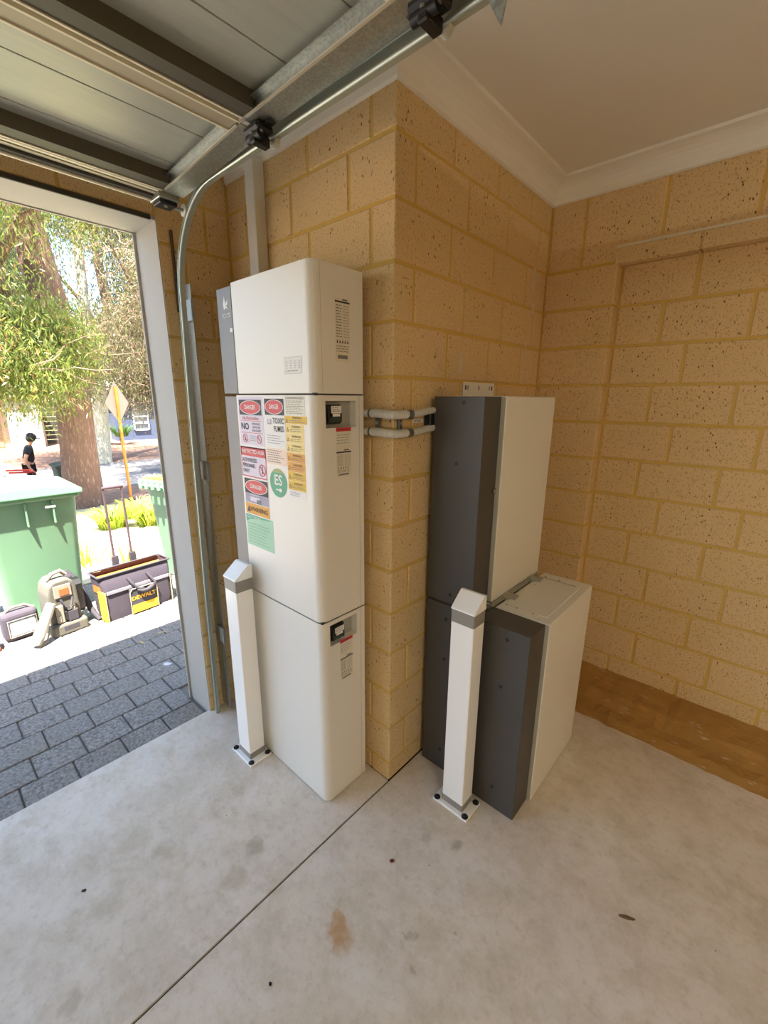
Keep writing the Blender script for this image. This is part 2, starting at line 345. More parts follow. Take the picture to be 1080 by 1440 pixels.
# back wall with niche
wb = MB()
wb.box((-.05, D+R, 0), (.318-R, DN+.2, ZT+.1), 'mortar'); wb.box((.3, DN+R, 0), (5.5, DN+.25, ZT+.1), 'mortar')
wb.box((.3, D+R, 2.222), (5.5, DN+.2, ZT+.1), 'mortar')
wb = struct(wb.build('wall_back', origin=(1, 1.2, 0)))
NX = 1.95
for i in range(len(courses)):
    a, b = cz(i)
    if i < 13: brick(wb, (.003, D, a), (.318, D+.12, b-(.035 if i == 12 else 0)*0))
    if i == 13:   # full block band above the lintel end
        pass
    if i < 13:
        z1 = min(b, 2.2); x = .318 if i % 2 else .318; off = .505 if i % 2 else .61
        xs = [.322, off] if i % 2 else [.322, off-BM if off-BM > .33 else off]
        xs = [.322]; k = off
        if off-BM > .36: xs.append(off-BM)
        while k < NX: xs.append(k); k += BM
        for p, q in zip(xs[:-1], xs[1:]): brick(wb, (p+G, DN, a), (q-G, DN+.09, z1))
xs = [.003, .30, .614, .919, 1.224, 1.529, 1.834]
for p, q in zip(xs[:-1], xs[1:]):
    if p > .2: brick(wb, (p+G, D, 2.218), (q-G, D+.08, courses[12][1]-G))
xs = [.003, .158, .47, .775, 1.08, 1.385, 1.69, 1.995]
for p, q in zip(xs[:-1], xs[1:]): brick(wb, (p+G, D, courses[13][0]+G), (q-G, D+.08, ZC+.03))
lt = MB().box((.305, D-.004, 2.204), (5.4, DN, 2.210), 'steel').box((.305, D+.085, 2.21), (5.4, D+.09, 2.25), 'steel').box((.305, D-.006, 2.203), (5.4, D-.002, 2.212), 'railedge')
lt.build('lintel_angle', wb, origin=(.305, D, 2.2))['label'] = 'painted steel lintel angle over the niche'
# footing ledge
prof = [(0, DN+.01), (0, .972), (.045, .985), (.06, 1.03), (.12, 1.065), (.145, 1.13), (.175, DN+.01)]
b = MB(); n = 60; vs = []; m_ = len(prof)
for i in range(n+1):
    x = .0+5.4*i/n if i else 0.0
    x = 2.2*i/n if i < n else 5.4
    for k, (z, y) in enumerate(prof): vs.append((x, y+(random.uniform(-.006, .006) if 0 < k < m_-1 else 0), z+(random.uniform(-.006, .006) if 1 < k < m_-1 else 0)))
b.add(vs, [(j*m_+k, j*m_+(k+1) % m_, (j+1)*m_+(k+1) % m_, (j+1)*m_+k) for j in range(n) for k in range(m_)], 'footing')
b.add(vs, [tuple(range(m_))[::-1], tuple(range(n*m_, (n+1)*m_))], 'footing')
b.build('mortar_ledge', wb, origin=(1, 1, 0))['label'] = 'rough mortar smeared footing ledge along the wall base'
# mortar smears on the pier's side
for y, z, h, wd in ((.985, 2.10, .10, .03), (1.0, 1.98, .05, .02), (.955, 1.75, .17, .012), (.96, 1.66, .05, .014), (.395, 1.70, .08, .03)):
    bb = MB().box((-.001, y-wd/2, z-h/2), (.002, y+wd/2, z+h/2), mat('plaster_smear', 'cfc0a6', .9), bev=.001)
    bb.build('plaster_smear', wp, origin=(0, y, z))
# front return wall + jamb + header
wf = MB(); wf.box((-1.13, YJ+.004, 0), (L1-R, .1, ZT+.1), 'mortar'); wf.box((-1.13, -4.9, ZL+.012), (L1-R, YJ+.01, ZT+.1), 'mortar')
wf = struct(wf.build('wall_front', origin=(-1.05, 0, 0)))
for i in range(len(courses)):
    a, b2 = cz(i)
    cut = [YJ+.001, -.105, 0] if i % 2 else [YJ+.001, -.205, 0]
    for p, q in zip(cut[:-1], cut[1:]): brick(wf, (L1-.09, p+G*(p != YJ+.001), a), (L1, q-G, b2))
y = YJ
while y > -2.2:
    brick(wf, (L1-.09, y-BM+G, ZL+.015), (L1, y-G, 2.31)); brick(wf, (L1-.09, y-BM+G-.15, 2.32), (L1, y-G-.15, 2.5)); y -= BM
jb = MB().box((-1.165, YJ-.001, -.10), (L1-.002, YJ+.006, ZL), 'render').box((-1.175, YJ-.012, -.15), (-1.165, .6, 3.0), 'render').box((-1.165, YJ+.006, -.1), (-1.13, .5, 3.0), 'render')
struct(jb.build('trim_2', origin=(-1.1, YJ, 0)))
hd = MB().box((-1.165, -4.9, ZL), (L1-.002, YJ, ZL+.012), 'render').box((-1.175, -4.9, ZL-.004), (-1.165, YJ-.012, 3.0), 'render').box((-1.165, -4.9, ZL+.012), (-1.13, YJ, 3.0), 'render')
struct(hd.build('trim_3', origin=(-1.1, -2.6, ZL)))
sl_ = MB().box((L1-.004, -4.9, ZL-.004), (L1+.004, YJ-.02, ZL+.012), 'seal').build('opening_seal_strip', hd and bpy.data.objects['trim_3'])
# other side, rear, ceiling
simple('wall_right', (-1.165, -5.2, -.1), (5.5, -4.9, ZT+.1), 'brick')
simple('wall_rear', (5.4, -5.2, 0), (5.6, 1.4, ZT+.1), 'brick')
simple('ceiling', (L1-.1, -5.0, ZT), (5.5, 1.4, ZT+.06), 'ceil')
# cornice: cove profile along three walls
def cove(name, p0, p1, nrm, ext0=0, ext1=0):
    p0, p1, nrm = Vector(p0), Vector(p1), Vector(nrm); d = (p1-p0).normalized(); K = .088
    pr = [(0, 0), (.004, 0), (.012, .004)]+[(.012+.07*(1-math.cos(t*PI/2/6)), .004+.07*math.sin(t*PI/2/6)) for t in range(1, 6)]+[(K-.004, K-.012), (K, K-.006), (K, K), (0, K)]
    m_ = len(pr); vs = []
    for p, e, sg in ((p0, ext0, -1), (p1, ext1, 1)):
        for a, z in pr: vs.append(p+nrm*a+Vector((0, 0, ZC+z-.001))+d*(e*a*sg))
    b = MB().add(vs, [(k, (k+1) % m_, m_+(k+1) % m_, m_+k) for k in range(m_)]+[tuple(range(m_))[::-1], tuple(range(m_, 2*m_))], 'cove')
    return struct(b.build(name, origin=p0))
cove('trim_4', (L1, 0, 0), (0, 0, 0), (0, -1, 0), -1, 1)
cove('trim_5', (0, 0, 0), (0, D, 0), (1, 0, 0), 1, -1)
cove('trim_6', (0, D, 0), (5.4, D, 0), (0, -1, 0), -1, -1)
# roof with eave that shades the first metre of paving
simple('roof', (-1.25, -6, 2.62), (6, 3, 2.72), 'hroof')
o = MB().box((-1.40, -6, 2.55), (-1.25, 3, 2.66), 'gutter', bev=.01).build('gutter', bpy.data.objects['roof'], origin=(-1.5, -1.5, 2.55))

# ------------------------------------------------------------------ outdoor ground
def gz(x):
    if x > -1: return -.015
    if x > -3: return -.015-.028*(-1-x)
    if x > -11: return -.071-.116*(-3-x)
    if x > -14: return -1.0-.05*(-11-x)
    if x > -20: return -1.15
    if x > -28: return -1.15+.035*(-20-x)
    return -.87
def strip(name, xs, y0, y1, m, dz=0, ny=1, th=.12):
    b = MB(); vs = []
    for x in xs:
        vs += [(x, y0, gz(x)+dz), (x, y1, gz(x)+dz), (x, y0, gz(x)+dz-th), (x, y1, gz(x)+dz-th)]
    fs = []
    for i in range(len(xs)-1):
        a, c = i*4, i*4+4; fs += [(a, a+1, c+1, c), (a+2, c+2, c+3, a+3), (a, c, c+2, a+2), (a+1, a+3, c+3, c+1)]
    fs += [(0, 2, 3, 1), (len(xs)*4-4, len(xs)*4-3, len(xs)*4-1, len(xs)*4-2)]
    return struct(b.add(vs, fs, m).build(name, origin=(xs[0], (y0+y1)/2, 0)))
dr = strip('driveway', [-.97, -2, -3, -3.6, -7, -11], -14, .62, mat('paver_bedding', '77736d', .95), dz=-.012)
strip('verge_ground', [-11, -14], -30, 30, 'verge', th=.3)
strip('road_surface', [-14, -20], -40, 40, 'road', th=.3)
strip('far_verge', [-20, -28, -60], -60, 60, 'verge', th=.3)
strip('side_bed', [-1.165, -3, -7, -11], .62, 20, 'sand', th=.3)
PW, PD = .1885, .172
row = 0; x = L1-.012
pm = {}
while x > -3.45:
    dd = .155 if row == 0 else PD
    off = [-.303, -.24, -.165, -.235, -.15, -.23, -.31][row % 7]
    y = off + PW*4
    while y > -2.0:
        if y < .62 and not (x > -1.18 and y-PW > -.36):
            y_hi = y
            if x > -1.18: y_hi = min(y, -.322)
            if y_hi-(y-PW) > .05:
                zc_ = gz(x-dd/2); o = brick(dr, (x-dd+.003, y-PW+.003, zc_-.05), (x-.003, y_hi-.003, zc_), 'paver', 'paver', bev=.004)
                o.rotation_euler = (random.uniform(-.006, .006), math.atan(.028 if x > -3 else .1)*-1 + random.uniform(-.006, .006), random.uniform(-.006, .006))
        y -= PW
    x -= dd; row += 1
# joined pavers further down the drive and to the left
far = MB()
xx = x
while xx > -7.5:
    for k in range(34):
        yy = .55-k*PW-(.09 if int(xx*100) % 2 else 0)
        far.box((xx-PD+.003, yy-PW+.003, gz(xx)-.04), (xx-.003, yy-.003, gz(xx-.08)), 'paver')
    xx -= PD
o = far.build('paver_field', dr); o['kind'] = 'stuff'

# ------------------------------------------------------------------ battery cabinets
def rounded_box(mb, lo, hi, m, rv, axis_edges, seg=6, small=.002):
    """box with vertical edges (list of (ix,iy)) rounded by rv"""
    b = bmesh.new(); bmesh.ops.create_cube(b, size=1)
    for v in b.verts: v.co = Vector([(lo[i]+hi[i])/2+v.co[i]*(hi[i]-lo[i]) for i in range(3)])
    es = []
    for e in b.edges:
        p, q = e.verts
        if abs(p.co.z-q.co.z) > 1e-5:
            for ix, iy in axis_edges:
                if abs(p.co.x-(hi[0] if ix else lo[0])) < 1e-6 and abs(p.co.y-(hi[1] if iy else lo[1])) < 1e-6: es.append(e)
    if es: bmesh.ops.bevel(b, geom=es, offset=rv, segments=seg, affect='EDGES', profile=.5)
    ob = [e for e in b.edges if len(e.link_faces) == 2 and e.calc_face_angle(0) > .8]
    bmesh.ops.bevel(b, geom=ob, offset=small, segments=1, affect='EDGES')
    mb.bm(b, m, False); return mb
CX0, CX1, CY0, CY1 = -.567, -.105, -.247, -.034
ZS = [(.004, .788), (.794, 1.572), (1.577, 1.952)]
cab = thing('battery_cabinet', 'tall white battery cabinet covered in danger and warning stickers against brick wall', 'battery', (-.39, -.14, 0))
for i, (z0, z1) in enumerate(ZS):
    b = MB()
    if i == 2: rounded_box(b, (CX0, CY0, z0), (CX1, CY1, z1), 'cover', .03, [(1, 0), (0, 0)])
    else:
        # module shell with a recess in its right side
        ry0, ry1 = (-.204, -.070) if i == 1 else (-.210, -.075); rz0, rz1 = (1.470, 1.555) if i == 1 else (.688, .772)
        rounded_box(b, (CX0, CY0, z0), (CX1-.034, CY1, z1), 'cover', .001, [(0, 0)])
        b.v = []; b.f = []; b.m = []; b.sm = []
        # front + round corner + side strips around the recess, built as an extruded outline per band
        seg = [(CX1-.03+.03*math.sin(t*PI/16), CY0+.03-.03*math.cos(t*PI/16)) for t in range(9)]
        outline = [(CX0, CY1), (CX0, CY0+.004), (CX0+.004, CY0)]+seg+[(CX1, ry0), (CX1, ry1), (CX1, CY1)]
        inner = [(CX0, CY1), (CX0, CY0+.004), (CX0+.004, CY0)]+seg+[(CX1, ry0), (CX1-.034, ry0), (CX1-.034, ry1), (CX1, ry1), (CX1, CY1)]
        def band(poly, a, c2, m='cover', caps=(1, 1)):
            n = len(poly); vs = [(x, y, a) for x, y in poly]+[(x, y, c2) for x, y in poly]
            b.add(vs, [(k, (k+1) % n, n+(k+1) % n, n+k) for k in range(n)], m)
            b.add(vs, [tuple(range(n))[::-1], tuple(range(n, 2*n))], m)
        band(outline, z0, rz0); band(outline, rz1, z1); band(inner, rz0, rz1)
    nm = ['battery_module', 'battery_module', 'inverter_module'][i]
    mod = b.build(nm, cab, origin=(-.336, -.14, z0))
    # dark ring that paints the shade in the seam gap
    if i < 2:
        MB().box((CX0+.006, CY0+.005, z1-.001), (CX1-.004, CY1-.003, z1+.007), 'seam').build('seam_shade_strip', mod)
        s = MB(); s.box((CX1-.0338, ry0+.0005, rz0+.0005), (CX1-.030, ry1-.0005, rz1-.0005), 'recess').build('recess_liner', mod)
        h = MB(); yc = ry0+.008
        h.box((CX1-.030, yc-.004, rz0+.012), (CX1-.006, yc+.068, rz1-.012), 'black', bev=.006, seg=2)
        h.box((CX1-.006, yc+.006, rz0+.018), (CX1+.004, yc+.056, rz0+.036), 'bindark', bev=.003)
        h.box((CX1-.006, yc+.002, rz0+.018), (CX1+.004, yc+.010, rz1-.018), 'black', bev=.002)
        h.box((CX1-.006, yc+.052, rz0+.018), (CX1+.004, yc+.060, rz1-.018), 'black', bev=.002)
        hp = h.build('black_isolator_handle', mod, origin=(CX1, yc, rz0))
        P = Plane2((CX1+.0045, 0, 0), (0, 1, 0), (0, 0, 1)); t = MB(); P.rect(t, yc+.012, rz0+.046, yc+.056, rz1-.016, 'paper'); P.rect(t, yc+.018, rz0+.036, yc+.05, rz0+.045, 'paper'); P.lines(t, yc+.016, yc+.052, rz1-.018, rz0+.05, 3, 'inkg'); t.build('handle_label', mod)
# back plate line and thin vertical seam on side
MB().box((CX1-.0005, CY1-.022, .01), (CX1+.0006, CY1-.0205, ZS[1][1]), 'light').build('side_seam', cab)
MB().box((CX1-.0005, CY0+.034, ZS[2][0]+.002), (CX1+.0004, CY0+.0352, ZS[2][1]-.002), 'light').build('side_seam', cab)
for (z0, z1) in ZS:
    bb = MB(); rounded_box(bb, (-.672, -.236, z0), (CX0-.001, CY1-.004, z1-.004), 'grey', .004, [(0, 0)], 2); bb.build('grey_side_panel', cab, origin=(-.62, -.13, z0))
P = Plane2((0, -.2365, 0), (1, 0, 0), (0, 0, 1)); t = MB()
lx, lz = -.612, 1.888
P.poly(t, [(lx-.010, lz-.016), (lx-.014, lz+.004), (lx-.004, lz+.032), (lx+.003, lz+.004), (lx+.002, lz-.004)], 'paper'); P.poly(t, [(lx+.002, lz+.004), (lx+.020, lz+.018), (lx+.016, lz+.002), (lx+.006, lz-.004)], 'paper'); P.poly(t, [(lx-.010, lz-.016), (lx+.002, lz-.004), (lx+.008, lz-.002), (lx+.020, lz-.018), (lx+.004, lz-.008)], 'paper')
P.text(t, 'FOX ESS', lx+.005, lz-.036, .021, 'paper', bold=.01, sx=.75); t.build('logo_print', cab); t = MB(); P.rect(t, -.590, 1.795, -.572, 1.808, 'paper'); t.build('small_tag', cab)
# LED icon panel on the top unit
P = Plane2((0, CY0-.0003, 0), (1, 0, 0), (0, 0, 1)); t = MB()
P.rect(t, -.250, 1.637, -.160, 1.688, mat('indicator_panel', 'd9d6cc', .3)); P.frame(t, -.250, 1.637, -.160, 1.688, .0012, 'inkl')
for k in range(4):
    a = -.238+k*.022; P.ring(t, a, 1.672, .006, .006, .0015, 'inkl', 2, 12); P.rect(t, a-.004, 1.660, a+.004, 1.663, 'inkl', 2); P.rect(t, a-.005, 1.654, a+.005, 1.656, 'inkl', 2)
P.lines(t, -.242, -.168, 1.650, 1.642, 1, 'inkg', h=.3); t.build('indicator_panel', cab)
# ---- stickers
P = Plane2((0, CY0-.0006, 0), (1, 0, 0), (0, 0, 1))
def sticker(name, a0, b0, a1, b1, m, draw, label=None):
    b = MB().box((a0, CY0-.0005, b0), (a1, CY0+.0002, b1), m); o = b.build(name, cab, origin=((a0+a1)/2, CY0, b0))
    if label: o['label'] = label
    t = MB(); draw(t); t.build('print', o); return o
def danger(t, a0, b1, a1, b0, cx=None):
    P.rect(t, a0, b0, a1, b1, 'ink', 1); ca, cb = (a0+a1)/2, (b0+b1)/2
    P.ell(t, ca, cb, (a1-a0)*.47, (b1-b0)*.46, 'paper', 2); P.ell(t, ca, cb, (a1-a0)*.445, (b1-b0)*.42, 'lred', 3)
    P.text(t, 'DANGER', ca, cb, (b1-b0)*.40, 'paper', 4, bold=.015, sx=(a1-a0)/.155*.95*.052/(b1-b0)*.95)
def nosym(t, a, b, r_, m='lred'):
    P.ring(t, a, b, r_, r_, r_*.18, m, 3); P.poly(t, [(a-r_*.75, b+r_*.6), (a-r_*.6, b+r_*.75), (a+r_*.75, b-r_*.6), (a+r_*.6, b-r_*.75)], m, 3)
def d1(t):
    danger(t, -.548, 1.556, -.400, 1.502)
    P.text(t, 'No Flammables', -.475, 1.490, .017, 'lred', sx=1.0); P.rect(t, -.545, 1.480, -.402, 1.4815, 'lred', 2)
    P.text(t, 'NO', -.515, 1.459, .034, 'ink', bold=.02); P.text(t, 'SMOKING', -.44, 1.470, .012, 'ink'); P.text(t, 'MATCHES', -.44, 1.458, .012, 'ink'); P.text(t, 'OPEN FLAMES', -.44, 1.446, .011, 'ink', sx=.85)
    P.rect(t, -.545, 1.437, -.402, 1.4385, 'lred', 2); nosym(t, -.520, 1.416, .016); nosym(t, -.425, 1.416, .016); P.poly(t, [(-.527, 1.408), (-.512, 1.408), (-.519, 1.424)], 'ink', 2); P.ring(t, -.498, 1.408, .006, .006, .0012, 'lred'); P.lines(t, -.487, -.45, 1.43, 1.405, 3, 'inkl', jit=0)
sticker('danger_sticker', -.553, 1.392, -.392, 1.566, 'lav', d1, 'white danger sticker with NO smoking text and red symbols')
def d2(t):
    danger(t, -.379, 1.560, -.265, 1.506)
    P.rect(t, -.366, 1.474, -.342, 1.492, 'inkl', 2); P.ell(t, -.354, 1.485, .008, .007, 'lav', 3); P.text(t, 'TOXIC', -.300, 1.486, .027, 'ink', bold=.012, sx=.8); P.text(t, 'FUMES', -.300, 1.459, .027, 'ink', bold=.012, sx=.75)
    P.lines(t, -.372, -.27, 1.440, 1.406, 4, 'inkg', h=.2)
sticker('danger_sticker', -.384, 1.398, -.262, 1.568, 'paper', d2, 'white danger sticker reading TOXIC FUMES')
sticker('text_label', -.257, 1.508, -.153, 1.570, 'lpaper', lambda t: (P.text(t, 'SHUTDOWN PROCEDURE', -.205, 1.562, .0095, 'ink', sx=.85), P.lines(t, -.252, -.158, 1.556, 1.512, 8, 'inkg', h=.28)))
def warn(t, a0, b0, a1, b1):
    P.poly(t, [(a0+.004, b0+.003), (a0+.018, b0+.003), (a0+.011, b0+.017)], 'ink', 2); P.poly(t, [(a0+.0065, b0+.0045), (a0+.0155, b0+.0045), (a0+.011, b0+.014)], 'lyel', 3)
    P.text(t, 'WARNING', (a0+a1)/2+.008, b1-.006, .010, 'ink'); P.lines(t, a0+.024, a1-.003, b1-.0115, b0+.002, 2, 'inkg', h=.3)
sticker('warning_label', -.263, 1.481, -.145, 1.506, 'lyel', lambda t: warn(t, -.263, 1.481, -.145, 1.506))
cols = ['lpale', 'lpale', 'lpale', 'lora', 'lora', 'lyel', 'lyel']
for k, c_ in enumerate(cols):
    zb = 1.480-.0318*(k+1); sticker('warning_label', -.260, zb+.0006, -.162, zb+.0312, c_, lambda t, zb=zb: warn(t, -.260, zb+.004, -.162, zb+.029))
sticker('text_label', -.255, 1.232, -.160, 1.256, 'paper', lambda t: P.lines(t, -.25, -.19, 1.253, 1.236, 3, 'inkl'))
def d5(t):
    P.frame(t, -.559, 1.270, -.390, 1.384, .004, 'lred', 1); P.rect(t, -.559, 1.350, -.390, 1.384, 'lred', 1); P.text(t, 'RESTRICTED AREA', -.474, 1.367, .020, 'paper', bold=.01, sx=.9)
    for k, s_ in enumerate(('AUTHORIZED', 'PERSONNEL', 'ONLY')): P.text(t, s_, -.550, 1.334-k*.021, .0205, 'ink', align='LEFT', bold=.012, sx=.78)
    nosym(t, -.418, 1.303, .023); P.rect(t, -.422, 1.29, -.414, 1.31, 'ink', 2); P.ell(t, -.418, 1.315, .004, .004, 'ink', 2, 10)
sticker('restricted_area_sticker', -.560, 1.269, -.388, 1.386, 'lav', d5, 'white and red restricted area sticker')
sticker('note_label', -.385, 1.334, -.265, 1.392, 'pink', lambda t: P.lines(t, -.378, -.27, 1.388, 1.340, 6, 'inkg', h=.3, jit=.35))
b = MB(); n = 40; b.add([(-.320+.052*math.cos(2*PI*i/n), CY0-.0006, 1.270+.052*math.sin(2*PI*i/n)) for i in range(n)], [tuple(range(n))[::-1]], 'lgreen'); es = b.build('green_round_label', cab, origin=(-.32, CY0, 1.27))
es['label'] = 'round green label with white ES'
t = MB(); P.poly(t, [(-.320+.052*math.cos(a*PI/12), 1.270+.052*math.sin(a*PI/12)) for a in range(3, 10)], 'lolive', 1); P.text(t, 'ES', -.320, 1.279, .052, 'paper', bold=.02); P.ell(t, -.309, 1.245, .010, .007, 'paper', 3, 12); P.rect(t, -.336, 1.243, -.320, 1.248, 'paper', 3); t.build('print', es)
def d8(t):
    danger(t, -.549, 1.263, -.389, 1.205); P.rect(t, -.549, 1.168, -.389, 1.205, 'cgrey', 1); P.rect(t, -.515, 1.175, -.45, 1.202, 'lav', 2); P.rect(t, -.47, 1.168, -.44, 1.185, 'inkg', 3); P.text(t, 'HIGH VOLTAGE', -.482, 1.196, .009, 'ink', 4)
sticker('danger_sticker', -.551, 1.166, -.387, 1.265, 'paper', d8, 'danger sticker above the amber warning strip')
sticker('warning_strip', -.552, 1.122, -.388, 1.165, 'lora', lambda t: (P.poly(t, [(-.542, 1.13), (-.518, 1.13), (-.53, 1.155)], 'ink', 2), P.text(t, 'WARNING', -.46, 1.143, .026, 'ink', bold=.01, sx=.95)), 'amber WARNING strip')
sticker('mint_card', -.556, .990, -.370, 1.118, 'lmint', lambda t: (P.poly(t, [(-.556, 1.085), (-.53, 1.098), (-.47, 1.108), (-.40, 1.112), (-.370, 1.118), (-.556, 1.118)], 'lteal', 1), P.text(t, 'ELECTRICITY', -.545, 1.108, .016, 'paper', align='LEFT'), P.lines(t, -.545, -.385, 1.088, 1.0, 7, mat('ink_mint', '7fb592', .6), h=.2)), 'mint green card with teal header')
# side rating labels
P2 = Plane2((CX1+.0006, 0, 0), (0, 1, 0), (0, 0, 1))
def sidelabel(y0, z0, y1, z1, red):
    b = MB().box((CX1-.0002, y0, z0), (CX1+.0005, y1, z1), 'lpaper'); o = b.build('rating_label', cab, origin=(CX1, y0, z0)); t = MB(); zt = z1
    if red:
        P2.rect(t, y0, z1-.013, y1, z1, 'lred'); P2.lines(t, y0+.004, y1-.006, z1-.003, z1-.010, 1, 'ink', 3); P2.lines(t, y0+.003, y1-.004, z1-.02, z1-.055, 4, 'inkl'); zt = z1-.07
    P2.rect(t, y0, zt-.014, y1, zt-.009, 'ink'); P2.rect(t, (y0+y1)/2, zt-.007, y1-.01, zt-.002, 'inkg'); ym = (y0+y1)/2
    H = zt-z0; P2.lines(t, y0+.003, ym-.003, zt-.018, z0+H*.38, 12, 'inkg', jit=.15); P2.lines(t, ym+.002, y1-.003, zt-.018, z0+H*.38, 12, 'inkl', jit=.15)
    for k in range(5): P2.poly(t, [(y0+.004+k*.011, z0+H*.30), (y0+.011+k*.011, z0+H*.30), (y0+.0075+k*.011, z0+H*.36)], 'ink', 2)
    P2.lines(t, y0+.003, y1-.003, z0+H*.27, z0+H*.15, 3, 'inkg', jit=.1); P2.rect(t, y0+.008, z0+H*.05, y1-.012, z0+H*.11, 'inkg', 2); t.build('print', o)
sidelabel(-.156, 1.675, -.094, 1.862, 0); sidelabel(-.162, 1.306, -.095, 1.470, 1); sidelabel(-.164, .520, -.100, .692, 1)
# ---- right hand stack and floor unit
def side_unit(parent, x0, x1, xw, y0, y1, y2, z0, z1, holes, seamtop, lidded=False):
    w_ = MB(); rounded_box(w_, (x0+.004, y1, z0), (xw, y2, z1), 'white', .012, [(1, 1)], 4, .003); body = w_.build('white_body', parent, origin=(x0, y1, z0))
    e = MB(); e.box((x1-.01, y1-.001, z0+.003), (xw-.003, y1+.0015, z1-.003), 'light').build('body_edge', body)
    d = MB(); rounded_box(d, (x0, y0, z0), (x1, y1-.002, z1-.002), 'dark', .002, [], 1, .0015); hs = d.build('dark_end_cover', parent, origin=(x0, y0, z0)); hs['label'] = 'dark grey end cover with screw holes'
    for hx, hz in holes:
        c = MB().cyl((hx, y0-.0008, hz), (hx, y0+.002, hz), .0075, 'black', n=14); c.build('screw_hole', hs, origin=(hx, y0, hz))
    return body
RX0, RX1, RXW, RY0, RY1, RY2 = .027, .231, .250, .196, .313, .755
stk = thing('battery_stack', 'two stacked white battery units with dark grey ends mounted beside the brick pier', 'battery', (.13, .45, 0))
side_unit(stk, RX0, RX1, RXW, RY0, RY1, RY2, .793, 1.574, [(.15, 1.552), (.133, 1.34), (.133, .83)], 1)
kb = MB().cyl((RX1, .300, 1.239), (RX1+.004, .300, 1.239), .012, 'dark', n=16).cyl((RX1+.003, .300, 1.239), (RX1+.006, .300, 1.239), .007, 'steel', n=12); kb.build('key_lock', stk)
side_unit(stk, RX0, RX1, RXW, RY0, RY1, RY2, .004, .785, [(.12, .542), (.12, .72), (.12, .1)], 1)
MB().box((RX0+.004, RY0+.006, .783), (RX1-.004, RY2-.01, .796), 'seam').build('seam_shade_strip', stk)  # dark strip coloured as the shade between the two units
bt = MB().box((RX1-.002, RY1-.01, .779), (RXW+.012, RY2-.02, .783), 'steel').box((RXW+.004, RY1-.01, .779), (RXW+.008, RY2-.02, .798), 'steel')
for yy in (.42, .66): bt.box((RXW-.003, yy-.02, .770), (RXW+.055, yy+.02, .800), 'steel', bev=.002)
bt.build('joining_bracket', stk, origin=(RXW, .5, .78))['label'] = 'grey metal bracket joining to the shorter unit'
UX0, UX1, UXW, UY0, UY1, UY2, UZ = .268, .470, .486, .181, .307, .775, .787
flu = thing('battery_unit', 'shorter white battery unit with dark end standing on the floor', 'battery', (.37, .48, 0))
side_unit(flu, UX0, UX1, UXW, UY0, UY1, UY2, .004, UZ, [(.387, .745), (.378, .551), (.378, .1)], 1)
tp = MB(); tp.box((UX0+.02, UY1+.045, UZ-.001), (UXW-.03, UY2-.075, UZ+.0035), 'white', bev=.001); tpo = tp.build('top_plate', flu, origin=(.37, .5, UZ))
tl = MB().box((UX0+.03, UY1+.012, UZ-.001), (UXW-.06, UY1+.040, UZ+.003), 'white', bev=.001); tl.build('top_plate', flu)
tl = MB().box((UX0+.012, UY2-.068, UZ-.001), (UXW-.05, UY2-.064, UZ+.002), 'recess'); tl.build('top_seam', flu)
for (hx, hy) in ((.30, .345), (.34, .345), (.405, .345), (.30, .72), (.36, .72), (.30, .42), (.30, .60)):
    MB().cyl((hx, hy, UZ), (hx, hy, UZ+.0045), .0042, 'recess', n=12).build('screw', flu, origin=(hx, hy, UZ))
# mounting bracket above stack
mb_ = MB().box((.003, .417, 1.48), (.006, .668, 1.630), 'cover').box((.006, .43, 1.50), (.025, .44, 1.57), 'cover').box((.006, .645, 1.50), (.025, .655, 1.57), 'cover')
mo = mb_.build('mounting_plate', stk, origin=(.004, .54, 1.5)); mo['label'] = 'off-white slotted wall plate'
for yy, ww in ((.435, .010), (.452, .005), (.538, .006), (.625, .005), (.645, .010)): MB().box((.0061, yy-ww/2, 1.600), (.0066, yy+ww/2, 1.617), 'ink').build('slot', mo)
# conduits wrapping the pier corner
def corr(path, r0):
    pts = []; path = [Vector(p) for p in path]
    for a, b_ in zip(path[:-1], path[1:]):
        n_ = max(2, int((b_-a).length/.0016)); pts += [a.lerp(b_, k/n_) for k in range(n_)]
    return pts+[path[-1]]
for lab, zz in (('upper', 1.514), ('lower', 1.452)):
    c = thing('conduit', '%s grey corrugated conduit linking the two batteries round the pier corner' % lab, 'conduit', (0, -.02, zz), 'paired conduits round the brick corner')
    MB().tube([(-.106, -.022, zz), (-.082, -.022, zz)], .0125, 'pipe').build('coupling', c, origin=(-.09, -.022, zz))
    MB().tube([(-.084, -.022, zz), (-.076, -.022, zz)], .0155, 'saddle').build('ring_clamp', c, origin=(-.08, -.022, zz))
    cp = [(-.076, -.022, zz), (-.06, -.023, zz+.001), (-.03, -.026, zz), (-.005, -.027, zz-.002), (.012, -.022, zz-.003), (.022, -.008, zz-.003), (.026, .012, zz-.003), (.026, .045, zz-.002)]
    pts = corr(cp, .013); nn = len(pts); rr = [.0135+.0014*math.sin(k*1.6) for k in range(nn)]
    MB().tube(pts, rr, 'pipe', n=14).build('corrugated_hose', c, origin=(0, -.02, zz))
    MB().tube([(.026, .042, zz-.002), (.026, .066, zz-.002)], .0155, 'saddle').build('ring_clamp', c, origin=(.026, .05, zz))
    MB().tube([(.026, .064, zz-.002), (.025, .12, zz+.002), (.024, .165, zz+.008), (.023, .200, zz+.010)], .0125, 'pipe').build('plain_tube', c, origin=(.026, .1, zz))
